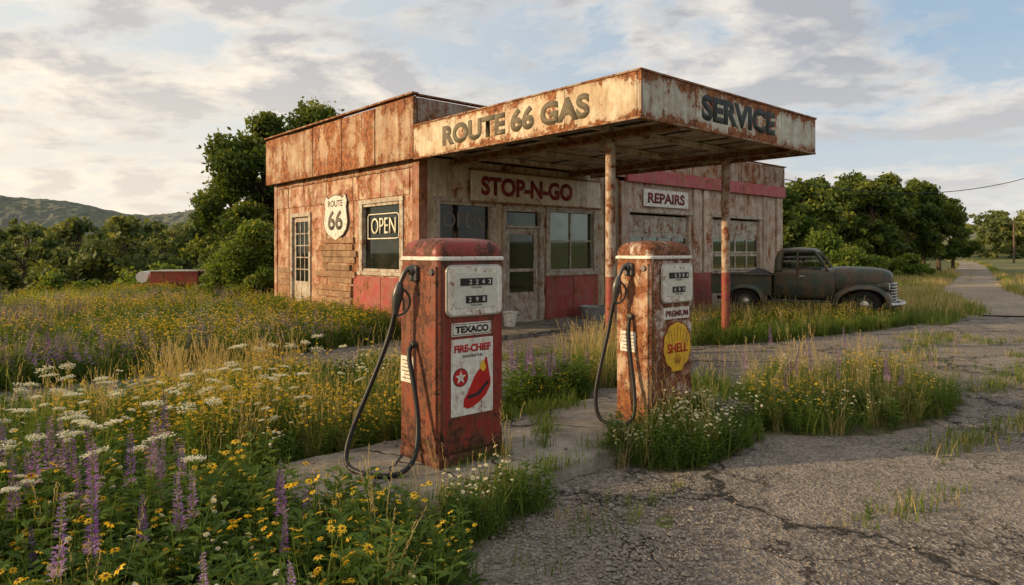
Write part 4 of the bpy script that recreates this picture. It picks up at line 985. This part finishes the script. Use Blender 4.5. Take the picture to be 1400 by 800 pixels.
NEAR=[(-.26,1.7),(-.22,3.3),(-.62,3.75),(-.9,4.0),kl(-1.0,-.35),kl(-1.0,.1),(-4.6,5.2),(-5,1.7)]
BACK=[kl(-1.1,.1),kl(-1.05,.85),kl(0,.86),kl(.95,.88),(-.35,6.9),(-1.5,8.8),(-2.6,8.4),(-4.9,6.2),(-8,5.4),(-4.6,5.2)]
def S_(poly,n,cl=0,cs_=.7,seed=0): return sample(poly,n,R,cl,cs_,seed)
scatter(G,tufts,S_(NEAR,900),R,.5,1.1); scatter(G,tufts,S_(BACK,1300),R,.55,1.15)
scatter(G,tall,S_(Z_AB,420,.6,1.0,1),R,.6,1.15)
scatter(WE,weeds,S_(Z_AB,1900,.3),R,.6,1.2)
scatter(WE,weedsL,S_(NEAR,520),R,.6,1.1)
scatter(D_,seeds,S_(NEAR,50,.7,.9,4),R,.6,1.05); scatter(D_,seeds,S_(BACK,170,.8,.9,4),R,.6,1.15)
LUP=[(-1.15,2.2),(-1.45,3.4),(-2.0,4.3),(-3.6,4.6),(-5,2.0)]
scatter(LU,lups,S_(LUP,120,.5,.6,2),R,.6,1.15,.35,.06,0,.3)
scatter(LU,lups,S_([(-.6,2.4),(-.9,3.5),(-1.5,3.8),(-1.3,2.2)],6),R,.55,.9,.35,.06,0,.3)
scatter(YE,yel,S_([(-.25,2.0),(-.25,3.35),(-.95,3.95),(-1.6,4.3),(-3.2,4.3),(-4,2.0)],95,.6,.5,5),R,.6,1.1)
scatter(YE,yelS,S_([kl(-1.1,.9),kl(.9,.95),(-.5,6.9),(-1.5,8.6),(-3.9,6.8),(-3.6,5.0)],430,.7,.7,3),R,.7,1.3)
scatter(YE,yelS,S_(NEAR,80,.5,.5,1),R,.7,1.15)
scatter(WH,whi,S_(NEAR,180,.7,.5,7),R,.7,1.25); scatter(WH,whi,S_(BACK,70,.7,.6,2),R,.9,1.4)
scatter(LA,lac,S_([(-1.3,3.9),(-1.8,4.8),(-1.3,6.0),(-2.3,6.4),(-4.2,5.0),(-3.2,2.8),(-1.5,2.8)],48),R,.6,1.15)
C1=[(-2.3,12.1),(-6.9,18.2),(-10,18.2),(-17,14),(-12,6.9),(-6.6,7.5),(-5.0,8.6),(-3.9,10.3)]
scatter(G,tufts,S_(C1,4800,.2),R,.6,1.2); scatter(WE,weeds,S_(C1,3000,.4,1.2),R,.7,1.3)
scatter(YE,yelS,S_(C1,1250,.95,1.4,3),R,.8,1.4); scatter(LU,fsp,S_(C1,620,.95,1.8,1),R,.6,1.1,.35); scatter(WH,fwh,S_(C1,280,.6,1.2,2),R,.6,1.0)
scatter(D_,seeds,S_(C1,300,.9,1.5,8),R,.6,1.15); scatter(LU,lups,S_([(-5.2,9),(-6,9.6),(-9,10.6),(-10,7.6),(-6.7,7.8)],100,.7,1.0,3),R,.6,1.1,.35,.07)
scatter(G,ftuft,S_(Z_C,13500,.2,3),R,.6,1.2,.62); scatter(YE,fye,S_(Z_C,2100,.98,2.8,4),R,.75,1.3); scatter(LU,fsp,S_(Z_C,2200,.98,3.2,2),R,.6,1.1,.35)
scatter(D_,ftuft,S_(Z_C,2600,.9,3.5,6),R,.7,1.25)
scatter(D_,seeds,S_([(-3.6,7.0),(-2.4,7.6),(-2.6,8.6),(-4.2,8.2)],80),R,.8,1.2)
WL=[(-2.0,12.6),(-6.6,18.1),(-7.2,17.7),(-2.8,12.0)]
scatter(WE,weeds,S_(WL,380),R,.9,1.8); scatter(G,tall,S_(WL,280),R,.8,1.3); scatter(YE,fye,S_(WL,60),R,.8,1.4)
FAR=[(-5,32),(-45,50),(-70,70),(-20,75),(5,60),(0,32)]
scatter(G,fftuft,S_(FAR,5000),R,.8,1.3,.6)
for z,n,fl in ((Z_MID,150,'l'),(Z_MID2,220,'g'),(Z_P2F,190,'w'),(Z_P2B,90,'g'),(Z_R,480,'y'),(Z_PF,45,'w'),(Z_W,1200,'g')):
    scatter(G,tufts,S_(z,n,.6,.4,n),R,.4,1.15); scatter(WE,weeds,S_(z,int(n*.6),.6,.4,n),R,.4,1.0)
    if fl!='l': scatter(D_,seeds,S_(z,max(6,int(n*.07)),.6,.5,n),R,.5,1.15)
    if fl=='l': scatter(LU,lups,S_(z,26),R,.6,1.0,.35,.06); scatter(WE,weedsL,S_(z,60),R,.6,1.1)
    if fl=='w': scatter(WH,whi,S_(z,int(n*.22),.6,.3,2),R,.6,1.3)
    if fl=='y': scatter(YE,yelS,S_(z,60,.6,.5,2),R,.6,1.15); scatter(LU,lups,S_(z,24),R,.55,1.0,.35,.06); scatter(WH,whi,S_(z,50),R,.7,1.1)
scatter(YE,yelS,S_(Z_MID,18),R,.6,.9)
scatter(G,tall,S_(Z_MID2,90),R,.8,1.2); scatter(G,tall,S_(Z_R,80,.6,.5,3),R,.6,1.1)
scatter(YE,fye,S_(Z_W,60),R,.6,1.0); scatter(D_,seeds,S_(Z_MID2,80),R,.8,1.4); scatter(D_,seeds,S_(Z_R,50),R,.7,1.25)
scatter(G,ftuft,S_(Z_T,3600),R,.6,1.1); scatter(D_,ftuft,S_(Z_T,3800,.5,3),R,.7,1.3); scatter(D_,ftuft,S_(Z_RR,5600,.3,3),R,.7,1.2); scatter(G,ftuft,S_(Z_RR,3000,.6,3),R,.6,1.1)
scatter(G,tufts,S_([(4.6,14.8),(9.6,14.9),(11.6,17.2),(10.4,17.4),(8,16.6),(5,16.8)],600),R,.6,1.2)
def line(p,q,n,j): 
    s_=R.random(n)[:,None]; return np.array(p)*(1-s_)+np.array(q)*s_+R.normal(0,j,(n,2))
# grass along both edges and the crown of the country road
for i in range(0,len(L)-1):
    d=(L[i+1]-L[i]).normalized(); nn_=(-d.y,d.x)
    for off,n,s0,s1 in ((1.55,12,.4,1.1),(-1.55,12,.4,1.1),(0.05,5,.15,.4)):
        p=(L[i].x+nn_[0]*off,L[i].y+nn_[1]*off); q=(L[i+1].x+nn_[0]*off,L[i+1].y+nn_[1]*off)
        scatter(G if R.random()<.6 else D_,ftuft,line(p,q,n*(1 if i<24 else 2),.12),R,s0,s1,.6,zoff=.02)
for p,q,n,j in (((5,7.6),(9,10),110,.12),((9,10),(12,14),120,.2),((3.2,5.3),(5.6,7.0),60,.07),((2.0,4.0),(3.0,4.6),16,.05),((4.8,9),(8.5,13.4),150,.25),((6.8,8.2),(8.6,7.6),60,.15),((-2.6,8.9),(1,11.2),120,.15),((.2,8.4),(2.2,11.8),120,.3),((-5,7.0),(-3.2,8.3),60,.15),((8,12),(12,13),80,.2),((5.2,6.2),(6.4,6.6),36,.05),((-.1,3.4),(1.2,4.7),14,.1),((4.2,5.2),(5.4,6.0),24,.04),((7.5,10.5),(10,10.2),60,.15)):
    scatter(G,short,line(p,q,n,j),R,.5,1.6); scatter(WE,weeds,line(p,q,n//6,j),R,.15,.4)
    scatter(D_,short,line(p,q,n//3,j*1.4),R,.5,1.5)
scatter(G,tufts,line((5.2,8.1),(8.4,10.2),60,.15),R,.3,.8); scatter(G,tufts,line((9,10.2),(12.5,15),60,.25),R,.3,.9)
for p,q,n,j,z in ((kl(.05,-.05),kl(.62,-.04),14,.02,.12),(kl(2.0,-.3),kl(2.7,-.3),30,.04,.12),(kl(.2,.75),(kl(2.2,.78)),90,.05,.12),(kl(1.2,-.42),kl(2.9,-.38),70,.06,.11),(kl(2.9,.2),kl(3.9,.4),60,.12,.12),(kl(.9,-.1),kl(1.6,.6),26,.04,.12),(kl(-.8,-.44),kl(.9,-.46),30,.02,.10)):
    scatter(G,short,line(p,q,n,j),R,.5,1.6,zoff=z); scatter(G,tufts,line(p,q,n//3,j),R,.3,.8,zoff=z)
scatter(WE,weeds,line(kl(1.3,-.42),kl(2.8,-.38),34,.05),R,.4,.9,zoff=.1); scatter(WH,whi,line(kl(1.9,-.4),kl(2.7,-.36),16,.05),R,.7,1.1,zoff=.1)
G.build('meadow_grass',[M['g1']]); D_.build('dry_grass',[M['g2']]); WE.build('leafy_weeds',[M['gleaf']])
LU.build('lupine_flowers',[M['gleaf'],M['purple'],M['fc']]); YE.build('yellow_wildflowers',[M['gleaf'],M['fy'],M['fc']]); WH.build('white_daisies',[M['gleaf'],M['fw'],M['fy']]); LA.build('umbel_wildflowers',[M['gleaf'],M['fw']])
M['stone']=foliage('loose_gravel',(.12,.10,.085),(.42,.37,.31),0.0,.9)
A=Acc()
oc=np.array([(1,0,0),(-1,0,0),(0,1,0),(0,-1,0),(0,0,.7),(0,0,-.7)],float); ot=np.array([(0,2,4),(2,1,4),(1,3,4),(3,0,4),(2,0,5),(1,2,5),(3,1,5),(0,3,5)])
pr=[(oc*R.uniform(.7,1.2,(6,3)),ot,np.zeros(8,int),np.zeros(6)) for _ in range(6)]
for poly,n in (([(-.2,2.6),(-.6,3.9),(.3,4.3),(1.3,5.0),(1.5,4.4),(.7,3.0)],3600),([(0,2.5),(1.4,4.4),(4,6),(8,9),(9,6),(4,2.5)],6000),([(-5,6.4),(-1.8,9.4),(-2.4,11.5),(-6.5,7.4)],700)):
    scatter(A,pr,S_(poly,n,.5,.6),R,.003,.012,.45,0,.018)
scatter(A,pr,S_([(-.2,2.6),(-.6,3.9),(.3,4.3),(1.3,5.0),(1.5,4.4),(.7,3.0)],60,.5,.6),R,.012,.028,.45,0,.02)
A.build('gravel_stones',[M['stone']])
dl=[]
for i in range(14):
    c=kl(R.uniform(-.9,1.4),R.uniform(-.42,-.1) if i%2 else R.uniform(.55,.8)); dl.append(c)
A=Acc(); scatter(A,pr,np.array(dl),R,.008,.024,.3,0,.138); scatter(A,pr,np.array([(-.95,4.45),(-.9,4.4),(-1.0,4.48)]),R,.03,.05,.1,0,.15); A.build('rubble',[M['stone']])

# ------------------------------------------------------------------ world, sun, camera
AZ=rad(-100); EL=rad(13.5)
w=bpy.data.worlds.new('World'); S.world=w; w.use_nodes=True; nt=w.node_tree
class W(NT):
    def __init__(s): s.t=nt
t=W(); bg=nt.nodes['Background']
sky=t.n('ShaderNodeTexSky'); sky.sky_type='NISHITA'; sky.sun_disc=False; sky.sun_elevation=EL; sky.sun_rotation=AZ%(2*math.pi); sky.air_density=1.0; sky.dust_density=2.0; sky.ozone_density=1.0
tc=t.n('ShaderNodeTexCoord'); sep=t.n('ShaderNodeSeparateXYZ'); t.l(tc.outputs['Generated'],sep.inputs[0])
zc=t.math('MAXIMUM',sep.outputs['Z'],0.0); den=t.math('ADD',zc,.20)
cmb=t.n('ShaderNodeCombineXYZ'); t.l(t.math('DIVIDE',sep.outputs['X'],den),cmb.inputs[0]); t.l(t.math('MULTIPLY',t.math('DIVIDE',sep.outputs['Y'],den),1.1),cmb.inputs[1]); cmb.inputs[2].default_value=5.3
n1=t.noise(cmb.outputs[0],1.9,8,.58,.2); n2=t.noise(cmb.outputs[0],5.5,5,.6,.2)
cmb2=t.n('ShaderNodeVectorMath',operation='ADD'); t.l(cmb.outputs[0],cmb2.inputs[0]); cmb2.inputs[1].default_value=(.14,.10,0)
n3=t.noise(cmb2.outputs[0],1.9,6,.58,.2)
dens=t.step(n1,.42,.53)
shade=t.step(t.math('ADD',t.math('SUBTRACT',n1,n3),t.math('ADD',t.math('MULTIPLY',n2,.25),t.math('MULTIPLY',n1,.5))),.28,.48)
dt=t.n('ShaderNodeVectorMath',operation='DOT_PRODUCT'); t.l(tc.outputs['Generated'],dt.inputs[0]); dt.inputs[1].default_value=(math.sin(AZ),math.cos(AZ),.1)
near=t.step(dt.outputs['Value'],-.55,.85)
lit=t.mix(near,(7.4,6.9,6.3),(10.2,8.9,7.0)); shd=t.mix(near,(3.8,3.9,4.2),(5.7,5.3,5.0))
ccol=t.mix(shade,lit,shd)
skyc=t.mix(.72,sky.outputs[0],(3.7,4.9,6.2))
base=t.mix(t.math('MULTIPLY',near,.80),skyc,(8.8,8.2,7.1))
full=t.mix(t.math('MULTIPLY',dens,.92),base,ccol)
hz=t.math('SUBTRACT',1.0,t.step(sep.outputs['Z'],.0,.26)); hcol=t.mix(near,(7.3,6.9,6.3),(10.4,8.7,6.4))
full=t.mix(t.math('MULTIPLY',hz,.68),full,hcol)
t.l(full,bg.inputs[0]); bg.inputs[1].default_value=.12
sd=bpy.data.lights.new('sun','SUN'); sd.energy=5.0; sd.angle=rad(.6); sd.color=(1.0,.72,.40)
so=bpy.data.objects.new('sun',sd); link(so)
dirv=Vector((math.sin(AZ)*math.cos(EL),math.cos(AZ)*math.cos(EL),math.sin(EL))); so.rotation_euler=dirv.to_track_quat('Z','Y').to_euler(); so.location=dirv*50
cam=bpy.data.cameras.new('camera'); co=bpy.data.objects.new('camera',cam); link(co); co.location=(0,0,HC); co.rotation_euler=(rad(90),0,0)
cam.sensor_width=36; cam.lens=36*F/1400; cam.shift_y=-(400-345)/1400; cam.clip_start=.05; cam.clip_end=6000
S.camera=co
S.view_settings.view_transform='Standard'; S.view_settings.look='None'; S.view_settings.exposure=0
